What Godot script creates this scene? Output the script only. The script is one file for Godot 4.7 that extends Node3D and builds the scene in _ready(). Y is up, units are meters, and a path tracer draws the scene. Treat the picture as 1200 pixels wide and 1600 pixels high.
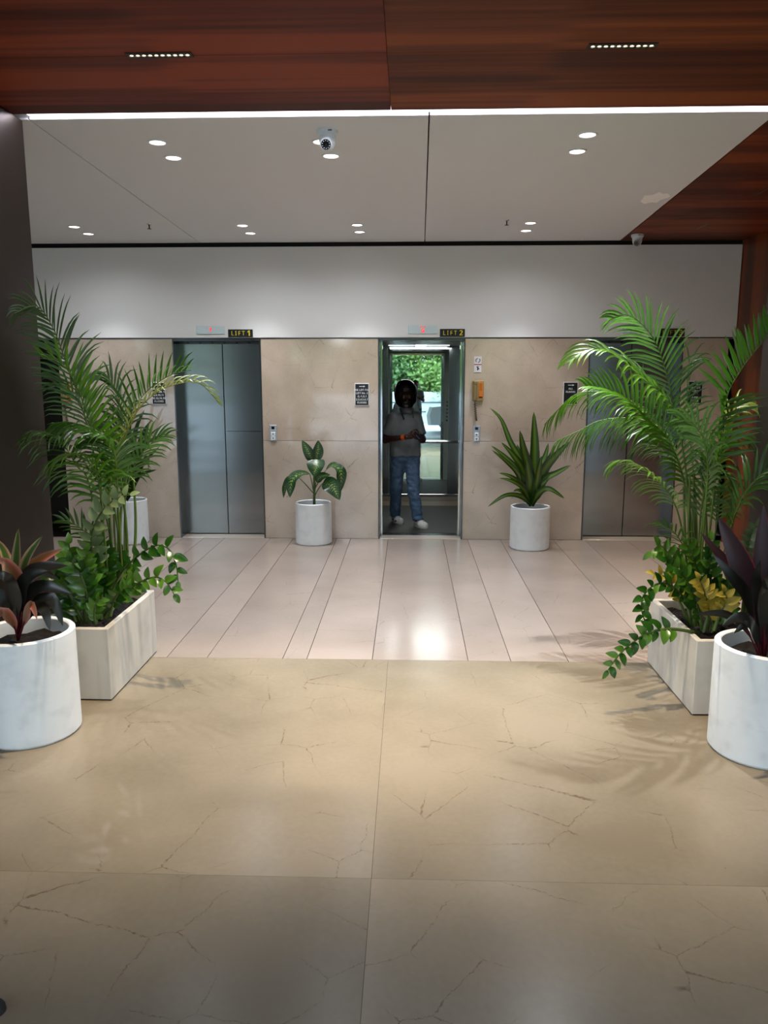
extends Node3D
# Lift lobby: three steel lifts in a stone wall, planters and pots on a polished floor. Metres, y up, lift wall at z = 0, camera at z = 8.1.

var used := {}
var M := {}
var rng := RandomNumberGenerator.new()

func V(x: float, y: float, z: float) -> Vector3:
	return Vector3(x, y, z)

# ---------------------------------------------------------------- naming
func numbered(called: String) -> String:
	var n: int = used.get(called, 0)
	used[called] = n + 1
	return called if n == 0 else "%s_%03d" % [called, n]

func tag(o: Node, label: String, category: String = "", group: String = "", kind: String = "") -> Node:
	if label: o.set_meta("label", label)
	if category: o.set_meta("category", category)
	if group: o.set_meta("group", group)
	if kind: o.set_meta("kind", kind)
	return o

func thing(called: String, label: String, category: String, at := Vector3.ZERO, group := "") -> Node3D:
	var o := Node3D.new()
	o.name = numbered(called)
	add_child(o)
	o.position = at
	tag(o, label, category, group)
	return o

func obj(called: String, m: Variant, material: Material, parent: Node3D = self, at := Vector3.ZERO) -> MeshInstance3D:
	var o := MeshInstance3D.new()
	if m is SurfaceTool:
		o.mesh = m.commit()
	else:
		o.mesh = m
	o.material_override = material
	o.name = numbered(called) if parent == self else called
	parent.add_child(o, true)
	o.position = at
	return o

func struct(called: String, m: Variant, material: Material, parent: Node3D = self, at := Vector3.ZERO) -> MeshInstance3D:
	var o := obj(called, m, material, parent, at)
	if parent == self: o.set_meta("kind", "structure")
	return o

# ---------------------------------------------------------------- shapes
func begin() -> SurfaceTool:
	var st := SurfaceTool.new()
	st.begin(Mesh.PRIMITIVE_TRIANGLES)
	return st

func tri(st: SurfaceTool, a: Vector3, b: Vector3, c: Vector3, out: Vector3) -> void:
	var n := (b - a).cross(c - a)
	if n.length_squared() < 1e-16: return
	n = n.normalized()
	if n.dot(out) < 0.0: n = -n
	else:
		var t := b
		b = c
		c = t
	for p: Vector3 in [a, b, c]:
		st.set_normal(n)
		st.set_uv(Vector2(p.x, p.y))
		st.add_vertex(p)

func quad(st: SurfaceTool, a: Vector3, b: Vector3, c: Vector3, d: Vector3, out: Vector3) -> void:
	tri(st, a, b, c, out)
	tri(st, a, c, d, out)

func face4(st: SurfaceTool, q: Array) -> void:
	# q: four of [position, normal, uv]; wound so that the front is where the normals point
	for t in [[0, 1, 2], [0, 2, 3]]:
		var a: Vector3 = q[t[0]][0]
		var b: Vector3 = q[t[1]][0]
		var c: Vector3 = q[t[2]][0]
		var n := (b - a).cross(c - a)
		if n.length_squared() < 1e-18: continue
		if n.dot(q[t[0]][1] + q[t[1]][1] + q[t[2]][1]) > 0.0: t = [t[0], t[2], t[1]]
		for j in t:
			st.set_normal(q[j][1])
			st.set_uv(q[j][2])
			st.add_vertex(q[j][0])

func box(st: SurfaceTool, lo: Vector3, hi: Vector3, bev := 0.0) -> SurfaceTool:
	# a box with chamfered edges
	var c := (lo + hi) / 2.0
	var h := (hi - lo) / 2.0
	bev = minf(bev, minf(h.x, minf(h.y, h.z)) * 0.9)
	for ax in 3:
		for s: float in [-1.0, 1.0]:
			var u := (ax + 1) % 3
			var w := (ax + 2) % 3
			var q := []
			for k in [[-1, -1], [1, -1], [1, 1], [-1, 1]]:
				var p := Vector3.ZERO
				p[ax] = s * h[ax]
				p[u] = k[0] * (h[u] - bev)
				p[w] = k[1] * (h[w] - bev)
				q.append(c + p)
			var o := Vector3.ZERO
			o[ax] = s
			quad(st, q[0], q[1], q[2], q[3], o)
	if bev > 0.0:
		for ax in 3:
			var u := (ax + 1) % 3
			var w := (ax + 2) % 3
			for su in [-1.0, 1.0]:
				for sw in [-1.0, 1.0]:
					var q := []
					for e in [[-1.0, 0], [1.0, 0], [1.0, 1], [-1.0, 1]]:
						var p := Vector3.ZERO
						p[ax] = e[0] * (h[ax] - bev)
						p[u] = su * (h[u] - (bev if e[1] == 1 else 0.0))
						p[w] = sw * (h[w] - (0.0 if e[1] == 1 else bev))
						q.append(c + p)
					var o := Vector3.ZERO
					o[u] = su
					o[w] = sw
					quad(st, q[0], q[1], q[2], q[3], o)
		for sx in [-1.0, 1.0]:
			for sy in [-1.0, 1.0]:
				for sz in [-1.0, 1.0]:
					var o := Vector3(sx, sy, sz)
					tri(st, c + o * (h - V(0, bev, bev)), c + o * (h - V(bev, 0, bev)), c + o * (h - V(bev, bev, 0)), o)
	return st

func cube(lo: Vector3, hi: Vector3, bev := 0.0) -> SurfaceTool:
	return box(begin(), lo, hi, bev)

func prism(st: SurfaceTool, poly: Array, lo: float, hi: float) -> SurfaceTool:
	# a flat outline in x, z given height
	var pv := PackedVector2Array(poly)
	var mid := Vector2.ZERO
	for p in pv: mid += p / pv.size()
	var idx := Geometry2D.triangulate_polygon(pv)
	for i in range(0, idx.size(), 3):
		for y in [lo, hi]:
			tri(st, V(pv[idx[i]].x, y, pv[idx[i]].y), V(pv[idx[i + 1]].x, y, pv[idx[i + 1]].y), V(pv[idx[i + 2]].x, y, pv[idx[i + 2]].y), V(0, 1 if y == hi else -1, 0))
	for i in pv.size():
		var a := pv[i]
		var b := pv[(i + 1) % pv.size()]
		var o := (a + b) / 2.0 - mid
		quad(st, V(a.x, lo, a.y), V(b.x, lo, b.y), V(b.x, hi, b.y), V(a.x, hi, a.y), V(o.x, 0, o.y))
	return st

func lathe(st: SurfaceTool, prof: Array, seg := 40, basis := Basis(), at := Vector3.ZERO) -> SurfaceTool:
	# prof: Vector2(radius, height) from the inside round to the outside; normals smooth round, flat along
	for i in prof.size() - 1:
		var p: Vector2 = prof[i]
		var q: Vector2 = prof[i + 1]
		var n2 := Vector2(p.y - q.y, q.x - p.x).normalized()
		for k in seg:
			var a0 := TAU * k / seg
			var a1 := TAU * (k + 1) / seg
			var vs := []
			var ns := []
			for e in [[p, a0], [p, a1], [q, a1], [q, a0]]:
				vs.append(at + basis * V(e[0].x * cos(e[1]), e[0].y, e[0].x * sin(e[1])))
				ns.append((basis * V(n2.x * cos(e[1]), n2.y, n2.x * sin(e[1]))).normalized())
			face4(st, range(4).map(func(j): return [vs[j], ns[j], Vector2(float(k) / seg * 3.0, vs[j].y)]))
	return st

func smooth(pts: Array, n: int) -> PackedVector3Array:
	# n + 1 points along a Catmull-Rom curve, evenly spaced
	var c := Curve3D.new()
	for i in pts.size():
		var a: Vector3 = pts[maxi(i - 1, 0)]
		var b: Vector3 = pts[mini(i + 1, pts.size() - 1)]
		var t := (b - a) / 6.0
		c.add_point(pts[i], -t, t)
	c.bake_interval = 0.01
	var out := PackedVector3Array()
	var l := c.get_baked_length()
	for i in n + 1:
		out.append(c.sample_baked(l * i / n, true))
	return out

func tube(st: SurfaceTool, pts: PackedVector3Array, r0: float, r1: float, sides := 6, rmid := -1.0) -> SurfaceTool:
	var rings := []
	var side := Vector3.ZERO
	for i in pts.size():
		var t := (pts[mini(i + 1, pts.size() - 1)] - pts[maxi(i - 1, 0)]).normalized()
		if side == Vector3.ZERO:
			side = t.cross(V(0.31, 0.2, 0.93)).normalized()
		side = (side - t * side.dot(t)).normalized()
		var up := t.cross(side)
		var f := float(i) / (pts.size() - 1)
		var r := lerpf(r0, r1, f)
		if rmid >= 0.0: r = lerpf(r0, rmid, f * 2.0) if f < 0.5 else lerpf(rmid, r1, f * 2.0 - 1.0)
		var ring := []
		for k in sides:
			var a := TAU * k / sides
			var n := side * cos(a) + up * sin(a)
			ring.append([pts[i] + n * r, n])
		rings.append(ring)
	for i in rings.size() - 1:
		for k in sides:
			var q := [rings[i][k], rings[i + 1][k], rings[i + 1][(k + 1) % sides], rings[i][(k + 1) % sides]]
			face4(st, q.map(func(e): return [e[0], e[1], Vector2(float(k) / sides, float(i) / rings.size())]))
	for e in [0, rings.size() - 1]:
		var t := (pts[1] - pts[0]) if e == 0 else (pts[pts.size() - 1] - pts[pts.size() - 2])
		var o := -t if e == 0 else t
		for k in range(1, sides - 1):
			tri(st, rings[e][0][0], rings[e][k][0], rings[e][k + 1][0], o)
	return st

func wide(prof: int, f: float) -> float:
	# outline of a leaf from base (0) to tip (1)
	match prof:
		0: return minf(1.0, 0.35 + f * 2.2) * pow(maxf(1.0 - f, 0.0), 0.55) * 1.25   # strap
		1: return 0.16 if f < 0.30 else 0.16 + sin(pow((f - 0.30) / 0.70, 0.85) * PI) * 0.86 if f < 0.97 else 0.02   # stalked blade
		2: return pow(sin(pow(f, 0.72) * PI), 0.8) * 0.98 + 0.02   # broad ovate
		_: return sin(pow(f, 0.8) * PI)

func blade(st: SurfaceTool, pts: PackedVector3Array, width: float, hint: Vector3, prof: int, fold := 0.25, wave := 0.0) -> void:
	# a leaf: a creased strip along pts, five points across
	var rows := []
	var n := pts.size()
	for i in n:
		var t := (pts[mini(i + 1, n - 1)] - pts[maxi(i - 1, 0)]).normalized()
		var s := t.cross(hint)
		if s.length() < 0.05: s = t.cross(V(1, 0, 0.3))
		s = s.normalized()
		var u := s.cross(t).normalized()
		var f := float(i) / (n - 1)
		var w := width * 0.5 * clampf(wide(prof, f), 0.0, 1.1)
		var row := []
		for k in 5:
			var x := (k - 2) / 2.0
			row.append([pts[i] + s * (x * w) + u * (absf(x) * w * fold + wave * w * absf(x) * sin(f * 17.0 + x * 2.0)), (u - s * x * fold).normalized(), Vector2(k / 4.0, f)])
		rows.append(row)
	for i in n - 1:
		for k in 4:
			var q := [rows[i][k], rows[i][k + 1], rows[i + 1][k + 1], rows[i + 1][k]]
			face4(st, q)

# ---------------------------------------------------------------- bodies: distance field on a grid, surface nets
func field_of(bones: Array, cell: float, k: float) -> Dictionary:
	var lo := V(1e9, 1e9, 1e9)
	var hi := -lo
	for b in bones:
		var m: float = maxf(b[1], b[3]) + cell * 3.0
		lo = lo.min((b[0] as Vector3).min(b[2]) - V(m, m, m))
		hi = hi.max((b[0] as Vector3).max(b[2]) + V(m, m, m))
	var dims := Vector3i(((hi - lo) / cell).ceil()) + Vector3i.ONE
	var f := PackedFloat32Array()
	f.resize(dims.x * dims.y * dims.z)
	f.fill(1.0)
	for b in bones:
		var a: Vector3 = b[0]
		var e: Vector3 = b[2]
		var ra: float = b[1]
		var rb: float = b[3]
		var flat_end: bool = b.size() > 4 and b[4]
		var d := e - a
		var l2 := maxf(d.length_squared(), 1e-9)
		var len_ := sqrt(l2)
		var m := maxf(ra, rb) + k + cell * 2.5
		var i0 := Vector3i((((a.min(e) - V(m, m, m)) - lo) / cell).floor()).max(Vector3i.ZERO)
		var i1 := Vector3i((((a.max(e) + V(m, m, m)) - lo) / cell).ceil()).min(dims - Vector3i.ONE)
		for z in range(i0.z, i1.z + 1):
			for y in range(i0.y, i1.y + 1):
				var at := (z * dims.y + y) * dims.x
				for x in range(i0.x, i1.x + 1):
					var p := lo + V(x, y, z) * cell
					var t0 := (p - a).dot(d) / l2
					var t := clampf(t0, 0.0, 1.0)
					var dist := p.distance_to(a + d * t) - lerpf(ra, rb, t)
					if flat_end: dist = maxf(dist, (t0 - 1.0) * len_)
					var was := f[at + x]
					var h := maxf(k - absf(was - dist), 0.0) / k
					f[at + x] = minf(was, dist) - h * h * k * 0.25
	return {"f": f, "dims": dims, "lo": lo, "cell": cell}

func carve(g: Dictionary, how: Callable) -> void:
	# how(point, value) -> new value, near the surface only
	var f: PackedFloat32Array = g.f
	var dims: Vector3i = g.dims
	for z in dims.z:
		for y in dims.y:
			for x in dims.x:
				var i := (z * dims.y + y) * dims.x + x
				if absf(f[i]) < 0.12: f[i] = how.call(g.lo + V(x, y, z) * g.cell, f[i])
	g.f = f

func nets(g: Dictionary) -> ArrayMesh:
	var f: PackedFloat32Array = g.f
	var dims: Vector3i = g.dims
	var cell: float = g.cell
	var dx := 1
	var dy := dims.x
	var dz := dims.x * dims.y
	var at := {}
	var vs := PackedVector3Array()
	var ns := PackedVector3Array()
	var uvs := PackedVector2Array()
	var ix := PackedInt32Array()
	for z in dims.z - 1:
		for y in dims.y - 1:
			for x in dims.x - 1:
				var i := z * dz + y * dy + x
				if absf(f[i]) > cell * 2.2: continue
				var c := [f[i], f[i + dx], f[i + dy], f[i + dy + dx], f[i + dz], f[i + dz + dx], f[i + dz + dy], f[i + dz + dy + dx]]
				var inside := 0
				for v in c:
					if v < 0.0: inside += 1
				if inside == 0 or inside == 8: continue
				var sum := Vector3.ZERO
				var n := 0
				for e in [[0, 1], [2, 3], [4, 5], [6, 7], [0, 2], [1, 3], [4, 6], [5, 7], [0, 4], [1, 5], [2, 6], [3, 7]]:
					var va: float = c[e[0]]
					var vb: float = c[e[1]]
					if (va < 0.0) != (vb < 0.0):
						var t := va / (va - vb)
						var pa := V(e[0] & 1, (e[0] >> 1) & 1, e[0] >> 2)
						var pb := V(e[1] & 1, (e[1] >> 1) & 1, e[1] >> 2)
						sum += pa.lerp(pb, t)
						n += 1
				at[i] = vs.size()
				vs.append(g.lo + (V(x, y, z) + sum / n) * cell)
				uvs.append(Vector2(vs[vs.size() - 1].x, vs[vs.size() - 1].y))
				ns.append(V(c[1] + c[3] + c[5] + c[7] - c[0] - c[2] - c[4] - c[6], c[2] + c[3] + c[6] + c[7] - c[0] - c[1] - c[4] - c[5], c[4] + c[5] + c[6] + c[7] - c[0] - c[1] - c[2] - c[3]).normalized())
	for i: int in at:
		for e in [[dx, dy, dz], [dy, dz, dx], [dz, dx, dy]]:
			if (f[i] < 0.0) == (f[i + e[0]] < 0.0): continue
			var b = at.get(i - e[1])
			var c = at.get(i - e[1] - e[2])
			var d = at.get(i - e[2])
			if b == null or c == null or d == null: continue
			var q := [at[i], b, c, d]
			if f[i] < 0.0: q = [at[i], d, c, b]
			ix.append_array([q[0], q[1], q[2], q[0], q[2], q[3]])
	var arr := []
	arr.resize(Mesh.ARRAY_MAX)
	arr[Mesh.ARRAY_VERTEX] = vs
	arr[Mesh.ARRAY_NORMAL] = ns
	arr[Mesh.ARRAY_TEX_UV] = uvs
	arr[Mesh.ARRAY_INDEX] = ix
	var m := ArrayMesh.new()
	m.add_surface_from_arrays(Mesh.PRIMITIVE_TRIANGLES, arr)
	return m

func blob(bones: Array, cell: float, k: float, how: Variant = null) -> ArrayMesh:
	var g := field_of(bones, cell, k)
	if how != null: carve(g, how)
	return nets(g)

# ---------------------------------------------------------------- materials
func mat(called: String, c: Color, rough := 0.6, metal := 0.0) -> StandardMaterial3D:
	var m := StandardMaterial3D.new()
	m.resource_name = called
	m.albedo_color = c
	m.roughness = rough
	m.metallic = metal
	m.cull_mode = BaseMaterial3D.CULL_DISABLED
	M[called] = m
	return m

func triplanar(m: StandardMaterial3D, per_metre: float) -> void:
	m.uv1_triplanar = true
	m.uv1_world_triplanar = true
	m.uv1_scale = V(per_metre, per_metre, per_metre)
	m.uv1_triplanar_sharpness = 8.0

func noise(seed_: int, freq: float, octaves := 4, kind := FastNoiseLite.FRACTAL_FBM) -> FastNoiseLite:
	var n := FastNoiseLite.new()
	n.noise_type = FastNoiseLite.TYPE_SIMPLEX_SMOOTH
	n.seed = seed_
	n.frequency = freq
	n.fractal_octaves = octaves
	n.fractal_type = kind
	return n

func cracks(seed_: int, freq: float) -> FastNoiseLite:
	var n := FastNoiseLite.new()
	n.noise_type = FastNoiseLite.TYPE_CELLULAR
	n.cellular_return_type = FastNoiseLite.RETURN_DISTANCE2_SUB
	n.cellular_jitter = 1.0
	n.fractal_type = FastNoiseLite.FRACTAL_NONE
	n.seed = seed_
	n.frequency = freq
	n.domain_warp_enabled = true
	n.domain_warp_amplitude = 0.10 / freq
	n.domain_warp_frequency = freq * 3.0
	n.domain_warp_fractal_octaves = 4
	return n

func grey(n: FastNoiseLite, w: int, h: int) -> PackedByteArray:
	var im := n.get_seamless_image(w, h, false, false, 0.1)
	im.convert(Image.FORMAT_L8)
	return im.get_data()

func stone_image(side: int, base: Color, light: Color, vein: Color, seed_: int, veins: float, streak: float) -> ImageTexture:
	# polished limestone: clouds, sparse broken hair veins and a few pale streaks
	var cloud := grey(noise(seed_, 2.2 / side, 6), side, side)
	var line := grey(cracks(seed_ + 1, 8.0 / side), side, side)
	var line2 := grey(cracks(seed_ + 5, 13.0 / side), side, side)
	var gate := grey(noise(seed_ + 2, 4.0 / side, 3), side, side)
	var fine := grey(noise(seed_ + 3, 90.0 / side, 2), side, side)
	var data := PackedByteArray()
	data.resize(side * side * 3)
	for i in side * side:
		var c := (cloud[i] - 128) / 128.0
		var g := clampf((gate[i] - 138) / 30.0, 0.0, 1.0)
		var g2 := clampf((112 - gate[i]) / 30.0, 0.0, 1.0)
		var a := clampf(1.25 - line[i] * 0.6, 0.0, 1.0)
		var b := clampf(1.25 - line2[i] * 0.5, 0.0, 1.0)
		var v := clampf(a * g + b * g2 * 0.8, 0.0, 1.0) * clampf(0.4 + (fine[i] - 90) / 110.0, 0.0, 1.0) * veins
		var s := clampf((cloud[(i * 3 + 977) % (side * side)] - 190) / 60.0, 0.0, 1.0) * streak
		var t := clampf(0.5 + c * 0.75 + (fine[i] - 128) / 128.0 * 0.12, 0.0, 1.0)
		var r := lerpf(lerpf(lerpf(base.r, light.r, t), 0.95, s), vein.r, v)
		var gg := lerpf(lerpf(lerpf(base.g, light.g, t), 0.93, s), vein.g, v)
		var bb := lerpf(lerpf(lerpf(base.b, light.b, t), 0.90, s), vein.b, v)
		data[i * 3] = int(r * 255.0)
		data[i * 3 + 1] = int(gg * 255.0)
		data[i * 3 + 2] = int(bb * 255.0)
	return ImageTexture.create_from_image(Image.create_from_data(side, side, false, Image.FORMAT_RGB8, data))

func streak_bytes(seed_: int, w: int, h: int, along: int, freq: float) -> PackedByteArray:
	# noise drawn out along x by the factor «along»
	var n := noise(seed_, freq, 5)
	var im := n.get_seamless_image(maxi(w / along, 4), h, false, false, 0.1)
	im.convert(Image.FORMAT_L8)
	im.resize(w, h, Image.INTERPOLATE_CUBIC)
	return im.get_data()

func wood_image(side: int, dark: Color, light: Color, seed_: int, turned := false, ribs := 0.0) -> ImageTexture:
	var broad := streak_bytes(seed_, side, side, 24, 5.0 / side)
	var fine := streak_bytes(seed_ + 1, side, side, 40, 40.0 / side)
	var im := Image.create_empty(side, side, false, Image.FORMAT_RGB8)
	for y in side:
		for x in side:
			var i := y * side + x
			var t := clampf(0.5 + (broad[i] - 128) / 128.0 * 0.9 + (fine[i] - 128) / 128.0 * 0.30, 0.0, 1.0)
			if ribs > 0.0: t = clampf(t * 0.7 + 0.3 * (0.5 + 0.5 * sin(y * TAU * ribs / side + (broad[i] - 128) * 0.05)), 0.0, 1.0)
			im.set_pixel(x, y, dark.lerp(light, t))
	if turned: im.rotate_90(CLOCKWISE)
	return ImageTexture.create_from_image(im)

func stain_image(side: int, base: Color, stain: Color, seed_: int, amount: float, drip := 1) -> ImageTexture:
	# painted concrete: faint clouds and vertical water marks
	var cloud := grey(noise(seed_, 3.0 / side, 5), side, side)
	var n := noise(seed_ + 1, 6.0 / side, 4)
	var d := n.get_seamless_image(side, maxi(side / maxi(drip, 1), 4), false, false, 0.1)
	d.convert(Image.FORMAT_L8)
	d.resize(side, side, Image.INTERPOLATE_CUBIC)
	var drips := d.get_data()
	var im := Image.create_empty(side, side, false, Image.FORMAT_RGB8)
	for y in side:
		for x in side:
			var i := y * side + x
			var t := clampf((cloud[i] - 120) / 135.0, 0.0, 1.0) * 0.6 + clampf((drips[i] - 130) / 100.0, 0.0, 1.0) * 0.6
			im.set_pixel(x, y, base.lerp(stain, clampf(t * amount, 0.0, 1.0)))
	return ImageTexture.create_from_image(im)

func across(cols: Array) -> GradientTexture2D:
	# colour bands from one edge of a leaf to the other
	var g := Gradient.new()
	g.offsets = PackedFloat32Array(cols.map(func(c): return c[0]))
	g.colors = PackedColorArray(cols.map(func(c): return c[1]))
	var t := GradientTexture2D.new()
	t.gradient = g
	t.width = 128
	t.height = 8
	t.fill_from = Vector2(0, 0)
	t.fill_to = Vector2(1, 0)
	return t

func leafy(called: String, c: Color, tex: Texture2D = null, rough := 0.38, glow := 0.35) -> StandardMaterial3D:
	var m := mat(called, c, rough)
	if tex: m.albedo_texture = tex
	m.backlight_enabled = true
	var most := maxf(c.r, maxf(c.g, c.b))
	m.backlight = Color(glow, glow, glow) if tex else Color(c.r / most * glow, c.g / most * glow, c.b / most * glow)
	return m

func dieffenbachia_image() -> ImageTexture:
	var w := 128
	var h := 256
	var im := Image.create_empty(w, h, false, Image.FORMAT_RGB8)
	var n := noise(31, 0.06, 3)
	for y in h:
		for x in w:
			var u := absf(x / float(w) - 0.5) * 2.0
			var f := y / float(h)
			var vein := absf(fposmod((f - u * 0.16) * 11.0 + n.get_noise_2d(x, y) * 0.35, 1.0) - 0.5) * 2.0
			var k := clampf((vein - 0.62) * 4.0, 0.0, 1.0) * clampf(1.15 - u * 1.45, 0.0, 1.0) * clampf(sin(f * PI) * 1.8, 0.0, 1.0)
			k *= clampf(0.75 + n.get_noise_2d(x * 2.0 + 90.0, y * 2.0) * 1.6, 0.0, 1.0)
			if u < 0.035: k = maxf(k, 0.45)
			im.set_pixel(x, y, Color(0.09, 0.23, 0.10).lerp(Color(0.74, 0.80, 0.45), k))
	return ImageTexture.create_from_image(im)

func lettering(text: String, size: float, material: Material, parent: Node3D, at: Vector3, bold := false, called := "lettering", gap := 0) -> MeshInstance3D:
	var t := TextMesh.new()
	var f := SystemFont.new()
	f.font_names = PackedStringArray(["Droid Sans"])
	if bold: f.font_weight = 700
	if gap > 0:
		var fv := FontVariation.new()
		fv.base_font = f
		fv.spacing_glyph = gap
		t.font = fv
	else:
		t.font = f
	t.text = text
	t.font_size = 48
	t.pixel_size = size / 48.0
	t.depth = 0.003
	t.curve_step = 2.0
	return obj(called, t, material, parent, at)

# ---------------------------------------------------------------- plants
func loc(o: Node3D, pts: Array) -> Array:
	return pts.map(func(p): return p - o.position)

func frond(o: Node3D, world: Array, t0: float, n: int, length: float, lift: float, droop: float, roll: float, tint: int, width: float) -> void:
	var fine := smooth(loc(o, world), 48)
	var stalk := obj("frond", tube(begin(), fine, 0.0075, 0.0018, 6), M["frond_stalk"] if tint != 3 else M["frond_stalk_yellow"], o)
	var st := begin()
	for i in n:
		for side: float in [-1.0, 1.0]:
			var f: float = t0 + (0.995 - t0) * (i + 0.25 * side + 0.25) / n
			var x: float = clampf(f, 0.0, 1.0) * 48.0
			var k := mini(int(x), 47)
			var p := fine[k].lerp(fine[k + 1], x - k)
			var t := (fine[mini(k + 2, 48)] - fine[maxi(k - 1, 0)]).normalized()
			var up := (Vector3.UP - t * t.y)
			if up.length() < 0.25: up += V(0, 0, 1) * 0.6
			up = (up - t * up.dot(t)).normalized().rotated(t, roll)
			var s := t.cross(up).normalized() * side
			var q: float = (f - t0) / (1.0 - t0)
			var l := length * (0.45 + 0.55 * sin(PI * pow(clampf(q * 0.86 + 0.10, 0.0, 1.0), 0.75))) * rng.randf_range(0.85, 1.1)
			if q > 0.9: l *= 0.75
			var ang := lerpf(1.05, 0.35, q) + rng.randf_range(-0.08, 0.08)
			var dir := (t * cos(ang) + s * sin(ang) + up * (lift + rng.randf_range(-0.1, 0.1))).normalized()
			var pts := PackedVector3Array([p])
			var d := dir
			var dr := droop * rng.randf_range(0.7, 1.3)
			for j in 5:
				p += d * (l / 5.0)
				# a leaflet that meets a column bends along it
				if p.z + o.position.z > 3.76: p.x = clampf(p.x, -2.035 - o.position.x, 1.880 - o.position.x)
				pts.append(p)
				d = (d + Vector3.DOWN * dr * (0.14 + 0.12 * j)).normalized()
			var hint := (up - s * 0.4).normalized()
			narrow(st, pts, width * rng.randf_range(0.85, 1.15), hint)
	var lv := obj("leaflets", st, M["palm_%d" % tint], stalk)
	lv.set_meta("kind", "stuff")

func narrow(st: SurfaceTool, pts: PackedVector3Array, width: float, hint: Vector3) -> void:
	var rows := []
	var n := pts.size()
	for i in n:
		var t := (pts[mini(i + 1, n - 1)] - pts[maxi(i - 1, 0)]).normalized()
		var s := t.cross(hint).normalized()
		var u := s.cross(t)
		var f := float(i) / (n - 1)
		var w: float = width * 0.5 * [0.45, 0.95, 1.0, 0.85, 0.55, 0.05][i]
		rows.append([[pts[i] - s * w + u * w * 0.5, (u + s * 0.5).normalized(), Vector2(0, f)], [pts[i], u, Vector2(0.5, f)], [pts[i] + s * w + u * w * 0.5, (u - s * 0.5).normalized(), Vector2(1, f)]])
	for i in n - 1:
		for k in 2:
			var q := [rows[i][k], rows[i][k + 1], rows[i + 1][k + 1], rows[i + 1][k]]
			face4(st, q)

func cane(o: Node3D, world: Array) -> void:
	obj("cane", tube(begin(), smooth(loc(o, world), 12), 0.010, 0.006, 8), M["cane"], o)

func zz_leaf_mesh(variant: int) -> ArrayMesh:
	var key := "zz_%d" % variant
	if not M.has(key):
		var st := begin()
		var pts := PackedVector3Array()
		for i in 11:
			var f := i / 10.0
			pts.append(V(0, f, -0.10 * f * f * (variant - 0.5) + 0.06 * sin(f * PI)))
		blade(st, pts, 0.50 + 0.05 * variant, V(0, 0, 1), 2, 0.18 + 0.1 * variant)
		M[key] = st.commit()
	return M[key]

func zz_stem(o: Node3D, world: Array, n: int, size: float, tint: int, t0: float) -> void:
	var fine := smooth(loc(o, world), 30)
	var stem := obj("stem", tube(begin(), fine, 0.011, 0.003, 7), M["zz_stem"], o)
	for i in n:
		var f := t0 + (1.0 - t0) * i / (n - 1.0)
		var x := f * 30.0
		var k := mini(int(x), 29)
		var p := fine[k].lerp(fine[k + 1], x - k)
		var t := (fine[k + 1] - fine[maxi(k - 1, 0)]).normalized()
		var s := t.cross(V(0.2, 0.35, 1)).normalized() * (1.0 if i % 2 else -1.0)
		var up := s.cross(t)
		if up.y + up.z < 0.0: up = -up
		var dir := (t * rng.randf_range(0.35, 0.75) + s * 0.8 + up * rng.randf_range(0.0, 0.5)).normalized()
		if i == n - 1: dir = t
		var face := (up + V(0, 0.4, 0.35) + V(rng.randf_range(-0.4, 0.4), rng.randf_range(-0.3, 0.3), rng.randf_range(-0.4, 0.4))).normalized()
		face = (face - dir * face.dot(dir)).normalized()
		var z := dir.cross(face).normalized()
		var l := size * rng.randf_range(0.85, 1.15) * (0.75 + 0.35 * sin(f * PI))
		var lf := MeshInstance3D.new()
		lf.name = "leaf"
		lf.mesh = zz_leaf_mesh(rng.randi_range(0, 2))
		var which := tint
		if tint == 0 and rng.randf() < 0.25: which = 1
		lf.material_override = M["zz_leaf_%d" % which]
		lf.transform = Transform3D(Basis(z * l, dir * l, face * l), p)
		stem.add_child(lf, true)

func leaf(o: Node3D, world: Array, width: float, hint: Vector3, material: String, prof: int) -> void:
	var st := begin()
	var tilt := V(rng.randf_range(-0.25, 0.25), rng.randf_range(-0.2, 0.2), 0)
	blade(st, smooth(loc(o, world), 18), width, (hint + tilt).normalized(), prof, rng.randf_range(0.18, 0.4), 0.10 if prof == 0 else 0.04)
	var l := obj("leaf", st, M[material], o)
	if prof == 1:
		var base := smooth(loc(o, world), 18).slice(0, 8)
		obj("petiole", tube(begin(), base, 0.007, 0.003, 6), M["crimson_stem"], l)
	if material == "cordyline_pink": l.set_meta("label", "orange-pink leaf")
	if material == "cordyline_cream": l.set_meta("label", "green leaf edged with cream and pink")

func stalk(o: Node3D, world: Array, r: float) -> void:
	obj("stem", tube(begin(), smooth(loc(o, world), 12), r, r * 0.7, 10), M["green_stem"], o)

func petiole(o: Node3D, world: Array) -> void:
	var p := loc(o, world)
	p.insert(1, (p[0] + p[1]) / 2.0 + V(0, 0.01, 0))
	obj("petiole", tube(begin(), smooth(p, 8), 0.006, 0.004, 7), M["green_stem"], o)

func pot_mesh(r: float, h: float, wall: float) -> SurfaceTool:
	var c := 0.006
	return lathe(begin(), [Vector2(0.001, h - 0.09), Vector2(r - wall, h - 0.09), Vector2(r - wall, h - c), Vector2(r - wall + c, h), Vector2(r - c, h), Vector2(r, h - c), Vector2(r, 0.012), Vector2(r - 0.010, 0.0), Vector2(0.001, 0.0)].map(func(p): return p), 64)

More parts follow.
